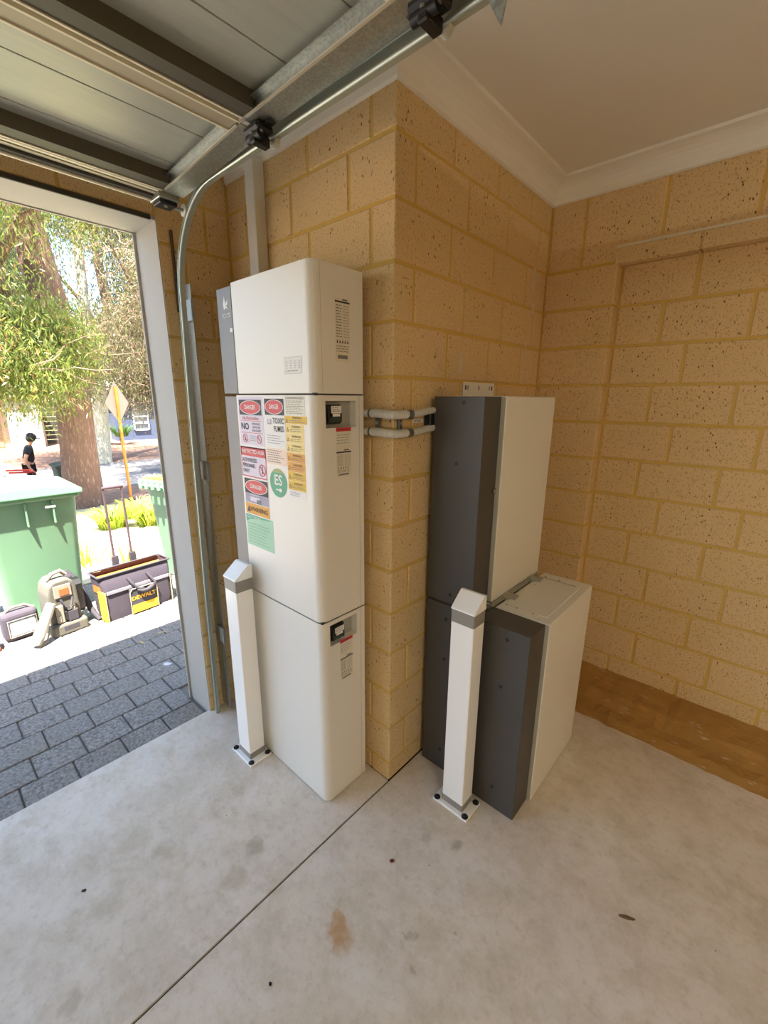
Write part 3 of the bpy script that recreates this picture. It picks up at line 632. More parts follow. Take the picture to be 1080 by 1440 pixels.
for lab, p_, ax in (('left of the pier corner', (-.062, -.004, 1.483), 0), ('right of the pier corner', (.004, .028, 1.483), 1)):
    q = MB()
    if ax == 0: q.box((p_[0]-.010, -.012, 1.452), (p_[0]+.010, -.001, 1.512), 'saddle', bev=.003).cyl((p_[0], -.014, 1.483), (p_[0], -.010, 1.483), .006, 'galv')
    else: q.box((.001, p_[1]-.010, 1.452), (.012, p_[1]+.010, 1.512), 'saddle', bev=.003).cyl((.010, p_[1], 1.483), (.014, p_[1], 1.483), .006, 'galv')
    tag(q.build('conduit_saddle', origin=p_), 'small dark saddle clip %s between both conduits' % lab, 'clip')
bx = MB().box((.001, .170, 1.46), (.03, .1955, 1.515), 'black', bev=.003).build('gland_block', stk)
t = MB().box((.0005, .105, 1.4805), (.0018, .165, 1.492), 'paper'); P3 = Plane2((.002, 0, 0), (0, 1, 0), (0, 0, 1)); P3.lines(t, .112, .158, 1.490, 1.483, 1, 'inkg', h=.5)
tag(t.build('wall_label', origin=(0, .135, 1.486)), 'tiny white printed label on the pier between conduits', 'label')
# square duct on wall
dt = MB().box((-.727, -.05, 1.0), (-.667, -.001, ZC+.005), 'trim', bev=.002).build('wall_duct', origin=(-.70, -.02, 1.0)); tag(dt, 'white square cable duct rising behind the sticker covered cabinet', 'duct')

# ------------------------------------------------------------------ bollards
def bollard(cx, cy, label, z):
    o = thing('bollard', label, 'bollard', (cx, cy, 0), 'white protective bollards'); hx, hy = .046, .037
    pl = MB().box((cx-.078, cy-.056, 0), (cx+.078, cy+.05, .010), 'post', bev=.002).build('base_plate', o, origin=(cx, cy, 0))
    for sx in (-1, 1):
        for sy in (-1, 1):
            bx_, by_ = cx+sx*.064, cy-.003+sy*.041
            b = MB().cyl((bx_, by_, .010), (bx_, by_, .0125), .0125, 'bolt', n=16).cyl((bx_, by_, .0125), (bx_, by_, .019), .0085, 'bolt', r1=.006, n=6, smooth=False); b.build('bolt', o, origin=(bx_, by_, .01))
    ps = MB(); rounded_box(ps, (cx-hx, cy-hy, .038), (cx+hx, cy+hy, z-.05), 'post', .004, [(0, 0), (1, 0), (0, 1), (1, 1)], 2, .0008); ps.build('post', o, origin=(cx, cy, .01))
    for a, b_ in ((.010, .038), (z-.05, z-.002)):
        bb = MB(); rounded_box(bb, (cx-hx-.0008, cy-hy-.0008, a), (cx+hx+.0008, cy+hy+.0008, b_), 'band', .004, [(0, 0), (1, 0), (0, 1), (1, 1)], 2, .0006); bb.build('grey_band', o, origin=(cx, cy, a))
    poly = [(-hy-.002, z-.002), (hy+.002, z-.002), (hy+.002, z+.052), (hy-.008, z+.055), (hy-.016, z+.055), (-hy-.002, z+.004)]
    mx = Matrix(((0, 0, 1, cx-hx-.002), (1, 0, 0, cy), (0, 1, 0, 0), (0, 0, 0, 1)))
    MB().prism(poly, 2*hx+.004, 'post', mx, bev=.0018).build('wedge_cap', o, origin=(cx, cy, z)); return o
bollard(-.562, -.303, 'white square bollard in front of the sticker covered cabinet', .860)
bollard(.266, .112, 'white square bollard in front of the dark ended battery stack', .851)

# ------------------------------------------------------------------ overhead door
door = struct(thing('door_1', 'x', 'x')); del door['label']; del door['category']
YE = -.325
def panel(px0, z0, px1, z1, name='door_panel', rails=True, ribs=(.33, .66)):
    """one door section from (px0,z0) to (px1,z1), skin seen from below"""
    d = Vector((px1-px0, 0, z1-z0)); Ln = d.length; d.normalize(); nrm = Vector((-d.z, 0, d.x))  # up
    A = Matrix(((d.x, 0, nrm.x, px0), (0, 1, 0, 0), (d.z, 0, nrm.z, z0), (0, 0, 0, 1)))
    b = MB(); pts = [0]+[Ln*k for k in ribs]+[Ln-.003]
    for s0, s1 in zip(pts[:-1], pts[1:]): b.box((s0+.0015, -4.85, .036), (s1-.0015, YE-.02, .040), 'skin', mx=A, bev=.0012)
    b.box((0, -4.85, .0405), (Ln-.003, YE-.02, .043), 'skin', mx=A)
    o = b.build(name, door, origin=(px0, -2.5, z0))
    # end stile (galvanised channel)
    s = MB(); s.box((.02, YE-.045, -.004), (Ln-.02, YE-.043, .036), 'galv', mx=A).box((.004, YE-.045, -.005), (Ln-.006, YE+.02, -.003), 'galv', mx=A).box((.004, YE+.018, -.004), (Ln-.006, YE+.02, .040), 'galv', mx=A).box((.004, YE-.060, .020), (Ln-.006, YE-.044, .022), 'galv', mx=A).box((.02, YE-.052, -.006), (Ln-.02, YE-.045, -.003), 'shaft', mx=A)
    s.build('end_stile', o, origin=(px0, YE, z0))
    for s0, s1, dk in ((-.002, .062, 1), (Ln-.064, Ln-.004, 0)):  # lower rail gets a darker tone: its shade is painted into the colour
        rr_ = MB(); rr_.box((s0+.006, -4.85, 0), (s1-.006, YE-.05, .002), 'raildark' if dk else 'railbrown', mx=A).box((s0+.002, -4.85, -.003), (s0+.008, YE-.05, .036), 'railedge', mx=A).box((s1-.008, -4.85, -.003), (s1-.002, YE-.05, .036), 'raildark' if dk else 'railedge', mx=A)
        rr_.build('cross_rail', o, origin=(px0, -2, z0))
    return o
s1 = panel(-.715, 2.238, -.212, 2.262, ribs=(.22, .60)); s2 = panel(-.205, 2.263, .36, 2.268, ribs=(.34, .72)); s3 = panel(.367, 2.268, .93, 2.27, ribs=(.34, .72)); s4 = panel(.937, 2.27, 1.5, 2.27); s5 = panel(1.507, 2.27, 2.07, 2.27)
bs = MB().box((-.735, -4.85, 2.236), (-.722, YE-.01, 2.262), 'railedge').box((-.760, -4.85, 2.235), (-.742, YE-.01, 2.250), 'railbrown').box((-.752, -4.85, 2.240), (-.73, YE-.01, 2.262), 'seal').box((-.792, -4.85, 2.228), (-.762, YE-.01, 2.246), 'seal', bev=.004).box((-.800, -4.85, 2.222), (-.786, YE-.03, 2.234), 'railedge', bev=.003)
bs.build('bottom_seal', s1, origin=(-.75, -2.5, 2.24))
# hinges with rollers
def hinge(x, z):
    h = MB().box((x-.035, YE-.035, z-.022), (x+.035, YE+.018, z-.003), 'blackhinge', bev=.006).box((x-.055, YE-.012, z-.008), (x+.055, YE+.012, z-.002), 'blackhinge', bev=.003).cyl((x-.03, YE-.02, z-.028), (x+.028, YE-.02, z-.028), .011, 'blackhinge').box((x-.012, YE-.03, z-.045), (x+.012, YE+.02, z-.02), 'blackhinge', bev=.003)
    ho = h.build('hinge', door, origin=(x, YE, z))
    for k in (-.028, .0, .026): MB().cyl((x+k, YE-.028+abs(k)*.4, z-.026), (x+k, YE-.028+abs(k)*.4, z-.021), .0055, 'galv', n=8).build('bolt', ho)
    MB().cyl((x, YE+.01, z-.022), (x, YE+.05, z-.022), .0055, 'galv', n=10).cyl((x, YE+.034, z-.018), (x, YE+.05, z-.018), .015, 'light', n=20).build('roller', ho)
hinge(-.195, 2.258); hinge(.366, 2.262); hinge(.934, 2.264)
bb = MB().box((-.80, YE-.06, 2.218), (-.72, YE+.01, 2.238), 'galv', bev=.002).box((-.79, YE-.055, 2.206), (-.73, YE+.005, 2.219), 'blackhinge', bev=.003).cyl((-.76, YE-.05, 2.212), (-.76, YE+.05, 2.212), .006, 'galv').cyl((-.76, YE+.036, 2.212), (-.76, YE+.052, 2.212), .02, 'whiteplastic', n=20).cyl((-.745, YE-.03, 2.205), (-.745, YE-.03, 2.2), .006, 'galv')
bb.build('bottom_bracket', door, origin=(-.76, YE, 2.22))
# track: C channel following the curve
pth = [(-.925, 0), (-.905, .7), (-.875, 1.4), (-.852, 1.80), (-.845, 1.93)]
for k in range(1, 12):
    t_ = k/11*PI/2; pth.append((-.845+.30*(1-math.cos(t_)), 1.93+.326*math.sin(t_)))
pth += [(-.3, 2.256), (0, 2.254), (.6, 2.251), (2.6, 2.248)]
path = [(x, -.272, z) for x, z in pth]
def fr(i):
    a, b_ = Vector(path[max(i-1, 0)]), Vector(path[min(i+1, len(path)-1)]); d = (b_-a).normalized(); nn = Vector((d.z, 0, -d.x)); return nn, Vector((0, 1, 0))
C = [(0, -.014), (.004, -.018), (.008, -.016), (.010, -.008), (.010, .020), (.0085, .020), (.0085, -.008), (.004, -.0145)]
th = thing('door_track', 'curved galvanised roller track running up the brick and along the ceiling', 'track', (-.9, -.27, 0))
tr = MB()
outer = [(.002, -.020), (.006, -.022), (.010, -.018), (.010, -.003), (-.030, -.003), (-.034, -.006), (-.034, -.012), (-.032, -.012), (-.032, -.007), (-.030, -.0055), (.008, -.0055), (.008, -.016), (.005, -.019)]
tr.sweep(path, outer, 'track', fr); tr.build('channel', th, origin=path[0])
lip = MB().tube([Vector(p)+fr(i)[0]*.009+Vector((0, -.021, 0)) for i, p in enumerate(path)], .005, 'track', n=8); lip.build('rolled_edge', th, origin=path[0])
ang = MB().box((L1+.002, -.235, .02), (L1+.006, -.205, 2.0), 'galv').box((L1+.002, -.238, .02), (-.868, -.236, 2.0), 'galv'); ang.build('wall_angle', th, origin=(L1, -.22, 0))
for zz in (.45, 1.25, 1.9): MB().box((-.93+.02, -.252, zz-.04), (-.845, -.240, zz+.04), 'galv', bev=.001).build('splice_bracket', th, origin=(-.9, -.25, zz))
hg = MB().prism([(0, 0), (.05, 0), (.036, -.06)], .003, 'galv', Matrix(((1, 0, 0, .445), (0, 0, 1, -.277), (0, 1, 0, 2.258), (0, 0, 0, 1)))).box((.44, -.262, 2.28), (.49, -.258, 2.51), 'galv'); hg.build('hanger', th, origin=(.46, -.24, 2.24))
MB().box((-.5, -.262, 2.262), (2.5, -.256, 2.32), 'galv').build('support_angle', th, origin=(0, -.24, 2.27))
tag(MB().box((L1+.001, -.262, 1.90), (L1+.012, -.250, 2.20), mat('brown_stick', '5b4630', .8), bev=.003).build('door_stop', origin=(L1, -.255, 2.0)), 'thin brown strip fixed beside the curved track on the front wall', 'strip')
# unseen batten-shaped fill lamp, added to brighten the garage interior
cl = thing('fill_lamp', 'white batten fill lamp added out of view further back in the garage', 'lamp', (3.2, -2.2, ZT-.06))
MB().box((2.55, -2.25, ZT-.07), (3.85, -2.15, ZT-.001), 'whiteplastic', bev=.01).build('fill_lamp_body', cl, origin=(3.2, -2.2, ZT-.05))
te = NT('fill_lamp_glow'); te.b.inputs['Emission Color'].default_value = (1, .95, .80, 1); te.b.inputs['Emission Strength'].default_value = 48
MB().box((2.57, -2.24, ZT-.085), (3.83, -2.16, ZT-.071), te.m, bev=.004).build('fill_diffuser', cl, origin=(3.2, -2.2, ZT-.08))

# ------------------------------------------------------------------ small floor things
def blob(name, x, y, z, sx, sy, h, m, label, cat, rot=0, grp=None):
    n = 9; v = []; 
    for k in range(n): a = 2*PI*k/n; q = random.uniform(.8, 1.15); v.append((math.cos(a)*sx*q, math.sin(a)*sy*q))
    mx = Matrix.Translation((x, y, z)) @ Matrix.Rotation(rot, 4, 'Z'); o = MB().prism(v, h, m, mx, bev=h*.25).build(name, origin=(x, y, z)); return tag(o, label, cat, grp)
blob('dry_leaf', .878, .126, .0, .026, .006, .003, 'leafdry', 'narrow brown dry leaf on the floor at lower right', 'leaf', .5)
blob('insect', -.454, -.989, .0, .007, .004, .004, 'bug', 'small black insect on the pale floor at lower left', 'insect', 1)
blob('dry_leaf', .227, -.239, .0, .009, .006, .003, mat('rust_red', '6b3126', .9), 'crumpled reddish leaf scrap on floor before the right bollard', 'leaf', 1)
blob('pebble', .195, -.712, .0, .005, .004, .004, 'bug', 'tiny dark pebble near the bottom of the floor joint', 'pebble')
blob('paper_scrap', -1.582, -.272, gz(-1.58)+.0005, .028, .016, .002, 'scrap', 'small pale paper scrap lying on the shaded pavers', 'paper', .6)
for k, (x_, y_) in enumerate(((-2.05, -.12), (-1.98, -.02), (-1.75, -.55))): pass
blob('eucalypt_leaf', -1.98, -.28, gz(-1.98)+.0005, .03, .007, .002, mat('leaf_tan', 'b9a878', .8), 'tan fallen leaf on pavers near the jamb', 'leaf', .3)
blob('eucalypt_leaf', -2.02, -.14, gz(-2.02)+.0005, .03, .008, .002, mat('leaf_tan', 'b9a878', .8), 'tan fallen leaf on pavers at the foot of the tool bag', 'leaf', 1.3)

# ------------------------------------------------------------------ wheelie bins
def wheelie(cx, y0, y1, zt_, zb, label, face_x, bodym, lidm, rot=0, dd=.62):
    """bin whose broad side faces +X; narrower at the base"""
    cy = (y0+y1)/2; wt = (y1-y0)/2; o = thing('wheelie_bin', label, 'bin', (face_x-dd/2, cy, zb)); H = zt_-zb
    def shell():
        vs = []; ring = [(1, .0), (1, .35), (1, .9), (1, .96), (1.03, .965), (1.03, 1.0)]
        for z_, k in ((.0, .0), (.04, .02), (.82, .80), (.86, .88), (.97, 1.0)):
            w_ = wt*(.80+.16*k); dx = dd/2*(.72+.24*k); cr_ = .05
            pts = []
            for sx, sy in ((1, -1), (1, 1), (-1, 1), (-1, -1)):
                for t_ in range(4):
                    a0 = {(1, -1): -90, (1, 1): 0, (-1, 1): 90, (-1, -1): 180}[(sx, sy)]+t_*30
                    pts.append((sx*(dx-cr_)+cr_*math.cos(math.radians(a0)), sy*(w_-cr_)+cr_*math.sin(math.radians(a0))))
            vs.append([(face_x-dd/2+p[0], cy+p[1], zb+.03+z_*(H-.06)) for p in pts])
        n = 16; b = MB(); fl = [p for r_ in vs for p in r_]
        b.add(fl, [(j*n+k, j*n+(k+1) % n, (j+1)*n+(k+1) % n, (j+1)*n+k) for j in range(len(vs)-1) for k in range(n)], bodym, True); b.add(fl, [tuple(range(n))[::-1], tuple(range((len(vs)-1)*n, len(vs)*n))], bodym); return b
    body = shell().build('bin_body', o, origin=(face_x-dd/2, cy, zb))
    rim = MB().box((face_x-dd-.0, cy-wt, zt_-.085), (face_x+.012, cy+wt, zt_-.05), bodym, bev=.012, seg=2).build('rim', body)
    for yy in (cy-.02-wt*.05, cy+wt*.42): MB().box((face_x-.05, yy-.006, zt_-.26), (face_x+.004, yy+.006, zt_-.09), bodym, bev=.003).build('rib', body)
    lid = MB(); n = 12
    prof_ = [(-wt-.02, -.055), (-wt-.02, -.02), (-wt*.8, .0), (-wt*.3, .018), (wt*.3, .018), (wt*.8, .0), (wt+.02, -.02), (wt+.02, -.055)]
    mx = Matrix(((0, 0, 1, face_x-dd-.02), (1, 0, 0, cy), (0, 1, 0, zt_), (0, 0, 0, 1)))
    lid.prism(prof_, dd+.05, lidm, mx, bev=.008); lo = lid.build('lid', o, origin=(face_x-dd/2, cy, zt_))
    MB().tube([(face_x-dd-.05, cy-wt*.8, zt_-.06), (face_x-dd-.05, cy+wt*.8, zt_-.06)], .016, bodym).build('rear_handle', o)
    for sy in (-1, 1):
        wx = face_x-dd-.03; wh = MB().cyl((wx, cy+sy*(wt-.03), zb+.1), (wx, cy+sy*(wt+.02), zb+.1), .1, 'tyre', n=24); who = wh.build('wheel', o, origin=(wx, cy+sy*wt, zb+.1))
        rimm = MB().cyl((wx, cy+sy*(wt+.018), zb+.1), (wx, cy+sy*(wt+.024), zb+.1), .065, 'black', n=20)
        for k in range(6): rimm.cyl((wx, cy+sy*(wt+.026), zb+.1), (wx+.062*math.cos(k*PI/3), cy+sy*(wt+.026), zb+.1+.062*math.sin(k*PI/3)), .006, 'whiteplastic', n=6)
        rimm.build('wheel_hub', who)
    return o
bn = wheelie(-3, -.885, -.305, .93, gz(-3.0)-.01, 'green wheelie bin with pale green lid behind the tool bags', -2.83, 'bing', 'binlid')
MB().box((-2.828, -.52, .79), (-2.822, -.46, .805), 'whiteplastic').build('bin_label', bn)
rb = wheelie(-3.6, .385, .935, .87, gz(-3.1)-.02, 'green recycling bin with yellow lid half hidden by the door jamb', -2.80, 'bing', 'yellid', dd=.60)
for k in range(7): MB().box((-2.80-.66-.02, .40+k*.075, .78), (-2.80-.56, .43+k*.075, .862), 'binlid', bev=.008).build('hinge_rib', rb)
rb.rotation_euler = (0, 0, math.radians(108)); rb.location = (-3.04, .63, rb.location.z)
wheelie(-13, 1.35, 1.95, -.12, -1.14, 'dark wheelie bin standing by the road left of the trunk', -12.4, 'bindark', 'bindark')

# ------------------------------------------------------------------ tool bags
def loc(o, x, y, z, rot): return Matrix.Translation((x, y, z)) @ Matrix.Rotation(rot, 4, 'Z')
def put(o, x, y, z, rot): o.matrix_basis = loc(None, x, y, z, rot)
# local frame: +X towards the garage, Y to the right
tb = thing('tool_bag', 'large dark rolling tool bag with yellow trim and open top on the drive', 'bag', (0, 0, 0))
b = MB(); W_, D_, H_ = .245, .11, .30
vs = []; n = 16; L_ = []
for z_, kw, kd in ((0, .96, .95), (.06, 1.0, 1.02), (.2, 1.0, 1.0), (.27, 1.02, .97), (.315, 1.06, .8), (.35, 1.07, .70)):
    ring = []
    for sx, sy, a0 in ((1, -1, -90), (1, 1, 0), (-1, 1, 90), (-1, -1, 180)):
        for t_ in range(4):
            a = math.radians(a0+t_*30); c_ = .03; ring.append((sx*(D_*kd-c_)+c_*math.cos(a)+random.uniform(-.004, .004), sy*(W_*kw-c_)+c_*math.sin(a), z_+(random.uniform(-.006, .006) if z_ > .1 else 0)))
    L_.append(ring)
fl = [p for q in L_ for p in q]; b.add(fl, [(j*n+k, j*n+(k+1) % n, (j+1)*n+(k+1) % n, (j+1)*n+k) for j in range(len(L_)-1) for k in range(n)], 'bag', True); b.add(fl, [tuple(range(n))[::-1]], 'bag')
b.build('bag_body', tb)
MB().tube([(.085, -.262, .352), (.085, .262, .352)], .007, 'bagd').tube([(-.085, -.262, .352), (-.085, .262, .352)], .007, 'bagd').tube([(-.085, -.262, .352), (.085, -.262, .352)], .007, 'bagd').tube([(-.085, .262, .352), (.085, .262, .352)], .007, 'bagd').build('frame_mouth', tb)
MB().box((-.075, -.25, .20), (.075, .25, .315), 'org', bev=.01).build('orange_lining', tb)
MB().tube([(-.02, .1, .315), (.0, .14, .325), (.02, .18, .33), (-.01, .22, .325)], .008, 'yel').build('coiled_strap', tb)
fp = MB().box((.108, -.085, .015), (.135, .115, .215), 'bagd', bev=.012, seg=2).build('front_pocket', tb)
MB().box((.1352, -.078, .018), (.1372, .108, .082), 'yel').build('yellow_panel', fp)
Pb = Plane2((.1358, 0, 0), (0, 1, 0), (0, 0, 1)); t = MB(); Pb.text(t, 'DEWALT', .012, .135, .042, 'yel', bold=.03, sx=1.05); t.build('print', fp)
MB().tube([(.137, -.085, .015), (.138, -.085, .19), (.138, -.065, .213), (.138, .095, .213), (.138, .115, .19), (.137, .115, .015)], .003, 'cream', n=6).build('piping', fp)
for sy in (-1, 1):
    MB().box((.02, sy*.246-.012, .0), (.112, sy*.246+.012, .24), 'yel' if sy < 0 else 'bagd', bev=.01).build('side_pocket', tb)
    MB().tube([(.113, sy*.24, .01), (.114, sy*.24, .24)], .0035, 'cream', n=6).build('piping', tb)
MB().box((.108, -.23, .215), (.118, .23, .240), mat('zip_grey', '7a7884', .6), bev=.003).build('zip_band', tb)
for y0_ in (-.05, .09):
    MB().tube([(.10, y0_-.02, .30), (.125, y0_-.005, .26), (.14, y0_+.02, .215), (.15, .03, .185)], [.012, .012, .010, .008], 'bagd', n=8).build('strap', tb)
MB().tube([(.14, -.03, .20), (.155, .0, .185), (.157, .04, .183), (.145, .09, .20)], .012, 'bagd').build('carry_handle', tb)
for yy in (-.055, .075): MB().tube([(-.125, yy, .05), (-.13, yy, .55), (-.135, yy, .95)], .009, 'handle').build('pull_tube', tb)
MB().tube([(-.135, -.065, .955), (-.135, .085, .955)], .012, 'handle').build('pull_grip', tb)
for yy in (-.055, .075): MB().box((-.14, yy-.02, .30), (-.118, yy+.03, .42), 'bagd', bev=.006).build('tube_sleeve', tb)
put(tb, -2.60, -.105, gz(-2.6)-.0, .10)
bp_ = thing('backpack', 'grey upright tool backpack with orange badge beside the rolling bag', 'bag', (0, 0, 0))
arch = [(-.095, 0), (-.10, .05), (-.095, .30), (-.08, .36), (-.05, .39), (.03, .395), (.065, .37), (.08, .32), (.085, .05), (.08, 0)]
mx = Matrix(((0, 0, 1, -.12), (1, 0, 0, 0), (0, 1, 0, 0.0), (0, 0, 0, 1)))
MB().prism(arch, .20, 'grybag', mx, bev=.012).build('bag_body', bp_)
MB().box((-.10, -.115, 0), (.12, .105, .085), 'grybag', bev=.015, seg=2).build('moulded_base', bp_)
MB().box((.08, -.06, .27), (.088, .045, .36), 'palebag', bev=.003).build('top_pocket', bp_)
MB().box((.088, -.03, .285), (.092, .025, .335), mat('orange_badge', 'd2552c', .6), bev=.001).build('badge', bp_)
MB().box((.08, -.07, .085), (.10, -.02, .22), 'palebag', bev=.008).build('pouch', bp_); MB().box((.08, -.01, .085), (.11, .06, .17), 'bagd', bev=.008).build('pouch', bp_)
MB().tube([(.09, -.03, .26), (.11, -.015, .20), (.11, .02, .20), (.10, .04, .26)], .007, 'bagd').build('strap_loop', bp_)
MB().tube([(0, -.06, .39), (.01, -.03, .43), (.01, .02, .44), (0, .05, .40)], .014, 'palebag').build('carry_handle', bp_)
MB().tube([(-.13, .09, .38), (-.10, .14, .30), (-.06, .16, .18), (0, .17, .08), (.08, .19, .01)], [.02, .024, .024, .02, .014], 'bagd').build('shoulder_strap', bp_)
MB().box((-.07, .0955, .10), (.05, .099, .35), 'black', bev=.03).build('dark_opening', bp_)
MB().box((.10, -.05, .03), (.121, .05, .07), 'bagd', bev=.004).build('base_label', bp_)
for k in range(3): MB().box((.086, -.07+.045*k, .10), (.108, -.045+.045*k, .15+.02*k), 'black' if k % 2 else 'palebag', bev=.005).build('tool_loop', bp_)
MB().box((-.14, .06, .05), (-.09, .13, .36), 'bagd', bev=.02, seg=2).build('back_pad', bp_)
fl_ = MB(); fl_.prism([(-.03, 0), (.03, 0), (.04, .05), (.03, .28), (-.03, .28), (-.04, .05)], .03, 'palebag', None, bev=.008)
o = fl_.build('open_flap', bp_); o.matrix_basis = Matrix.Translation((.16, -.22, .02)) @ Euler((math.radians(55), math.radians(0), math.radians(25))).to_matrix().to_4x4()
MB().tube([(.10, -.12, .10), (.13, -.14, .06), (.14, -.16, .02), (.18, -.22, .01)], .006, 'palebag', n=6).build('loose_strap', bp_)
put(bp_, -2.62, -.565, gz(-2.62), .12)
sb = thing('small_bag', 'small black bag with clear window panel left of the backpack', 'bag', (0, 0, 0))
MB().box((-.06, -.10, 0), (.06, .10, .20), 'bag', bev=.03, seg=3).build('bag_body', sb); MB().box((.058, -.07, .04), (.066, .075, .15), 'clear', bev=.006).build('window', sb)
MB().tube([(.064, -.075, .035), (.066, -.075, .155), (.066, .08, .155), (.066, .08, .035), (.064, -.075, .035)], .004, 'palebag', n=6).build('window_trim', sb)
MB().tube([(0, -.09, .19), (.0, -.03, .225), (.0, .04, .225), (0, .09, .19)], .009, 'palebag').build('carry_handle', sb)
put(sb, -2.72, -.80, gz(-2.7), .1)
pb = thing('tool_pouch', 'partly seen tool pouch with orange base at the left picture edge', 'bag', (0, 0, 0))
MB().box((-.05, -.09, 0), (.05, .06, .14), 'grybag', bev=.02, seg=2).build('bag_body', pb); MB().box((-.055, -.095, 0), (.058, .066, .035), mat('orange_base', 'd2602c', .7), bev=.01).build('base', pb); MB().box((.05, -.05, .03), (.056, .04, .06), 'yel').build('yellow_tab', pb)
put(pb, -2.62, -1.0, gz(-2.6), 0)

# ------------------------------------------------------------------ plants
def blades(n, x, y, z, rad, h, wdt, m, name='leaves', droop=.5, spread=1.0):
    vs = []; fs = []
    for i in range(n):
        a = random.uniform(0, 2*PI); q = rad*math.sqrt(random.random()); bx_, by_ = x+q*math.cos(a)*.5, y+q*math.sin(a)*.5; hh = h*random.uniform(.6, 1.1); l_ = spread*rad*random.uniform(.4, 1.1)
        d = Vector((math.cos(a), math.sin(a), 0)); s_ = Vector((-d.y, d.x, 0))*wdt/2; o = len(vs)
        for k in range(5):
            t_ = k/4; p = Vector((bx_, by_, z))+d*l_*t_**1.5+Vector((0, 0, hh*(t_-droop*t_**3))); w2 = s_*(1-t_**2*.95); vs += [p-w2, p+w2]
        for k in range(4): fs.append((o+2*k, o+2*k+1, o+2*k+3, o+2*k+2))
    b = MB(); b.add(vs, fs, m); return b
def clump(name, lab, cat, n, x, y, z, rad, h, wd, m, **k):
    o = blades(n, x, y, z, rad, h, wd, m, **k).build(name, origin=(x, y, z)); tag(o, lab, cat, kind='thing'); return o
for k, (x_, y_, lab) in enumerate(((-6.9, .95, 'left clump'), (-6.5, 1.40, 'middle clump'), (-5.9, 1.75, 'right clump'), (-7.6, 1.60, 'rear clump'), (-7.1, 2.15, 'far right clump'))):
    clump('liriope_plant', 'strappy green plant in the bed by the pole, %s of five' % lab, 'plant', 300, x_, y_, gz(x_), .40, .60, .022, 'blade', droop=.55)
clump('grass_tuft', 'yellow green grass tuft just right of the green bin', 'plant', 34, -4.4, -.02, gz(-4.4), .3, .5, .018, 'blade')
clump('grass_tuft', 'yellow green grass tuft right behind the rolling tool bag', 'plant', 26, -3.9, .22, gz(-3.9), .22, .42, .018, 'blade')
strip('bed_ground', [-3.6, -7, -11], -.25, .62, 'sand', dz=.01, th=.2)
# sleeper edging of the bed
sl2 = thing('sleeper_edging', 'pale sawn sleeper edging running diagonally through the garden bed', 'edging', (-5.6, .3, gz(-5.6)))
pA, pB = Vector((-6.4, -.1, gz(-6.4)+.14)), Vector((-4.2, 1.05, gz(-4.2)+.10))
for k in range(5):
    a, b_ = pA.lerp(pB, k/5+.004), pA.lerp(pB, (k+1)/5-.004); d = b_-a; ang_ = math.atan2(d.y, d.x); mx = Matrix.Translation((a+b_)/2) @ Matrix.Rotation(ang_, 4, 'Z') @ Matrix.Rotation(-math.atan2(d.z, math.hypot(d.x, d.y)), 4, 'Y')
    MB().box((-d.length/2, -.06, -.2), (d.length/2, .06, 0), 'kerb', bev=.01, mx=mx).build('sleeper', sl2)
for k in range(5):
    x_ = -6.0+.07*k; MB().box((x_-.03, -.05+k*.05, gz(x_)-.05), (x_+.03, -.03+k*.05, gz(x_)+.30), 'timber', bev=.004).build('timber_stake', sl2)
# sign on pole
sg = thing('street_sign', 'diamond street sign seen from behind on a thin orange pole', 'sign', (-10.9, 2.5, gz(-10.9)))
MB().tube([(-10.9, 2.50, gz(-10.9)-.1), (-10.9, 2.49, .5), (-10.9, 2.51, 1.8)], .035, 'rustpole').build('pole', sg)
sgm = Matrix.Translation((-10.95, 2.51, 1.42)) @ Matrix.Rotation(math.radians(42), 4, 'Z')
MB().box((-.004, -.34, -.34), (.004, .34, .34), 'signb', bev=.003, mx=sgm @ Matrix.Rotation(PI/4, 4, 'X')).build('sign_plate', sg)
MB().box((.006, -.025, -.40), (.03, .025, .28), 'yellowface', mx=sgm).build('sign_strap', sg)

# ------------------------------------------------------------------ trees
def leaves_mesh(centres, per, spread, ln, wd, mats):
    N = len(centres)*per; C_ = np.repeat(np.array(centres), per, axis=0)+rng.normal(0, 1, (N, 3))*np.array(spread)
    a = rng.uniform(0, 2*PI, N); el = rng.normal(-.95, .45, N)   # hanging
    d = np.stack([np.cos(a)*np.cos(el), np.sin(a)*np.cos(el), np.sin(el)], 1); L__ = ln*rng.uniform(.6, 1.2, N)[:, None]
    rnd = rng.normal(0, 1, (N, 3)); s_ = np.cross(d, rnd); s_ /= np.linalg.norm(s_, axis=1)[:, None]; s_ *= wd/2*rng.uniform(.7, 1.2, N)[:, None]
    v = np.stack([C_, C_+d*L__*.45+s_, C_+d*L__, C_+d*L__*.45-s_], 1).reshape(-1, 3)
    me = bpy.data.meshes.new('foliage'); me.vertices.add(len(v)); me.vertices.foreach_set('co', v.ravel()); me.loops.add(N*4); me.polygons.add(N)
    me.loops.foreach_set('vertex_index', np.arange(N*4)); me.polygons.foreach_set('loop_start', np.arange(N)*4); me.polygons.foreach_set('loop_total', np.full(N, 4))
    for m in mats: me.materials.append(m)
    me.update(calc_edges=True); return me
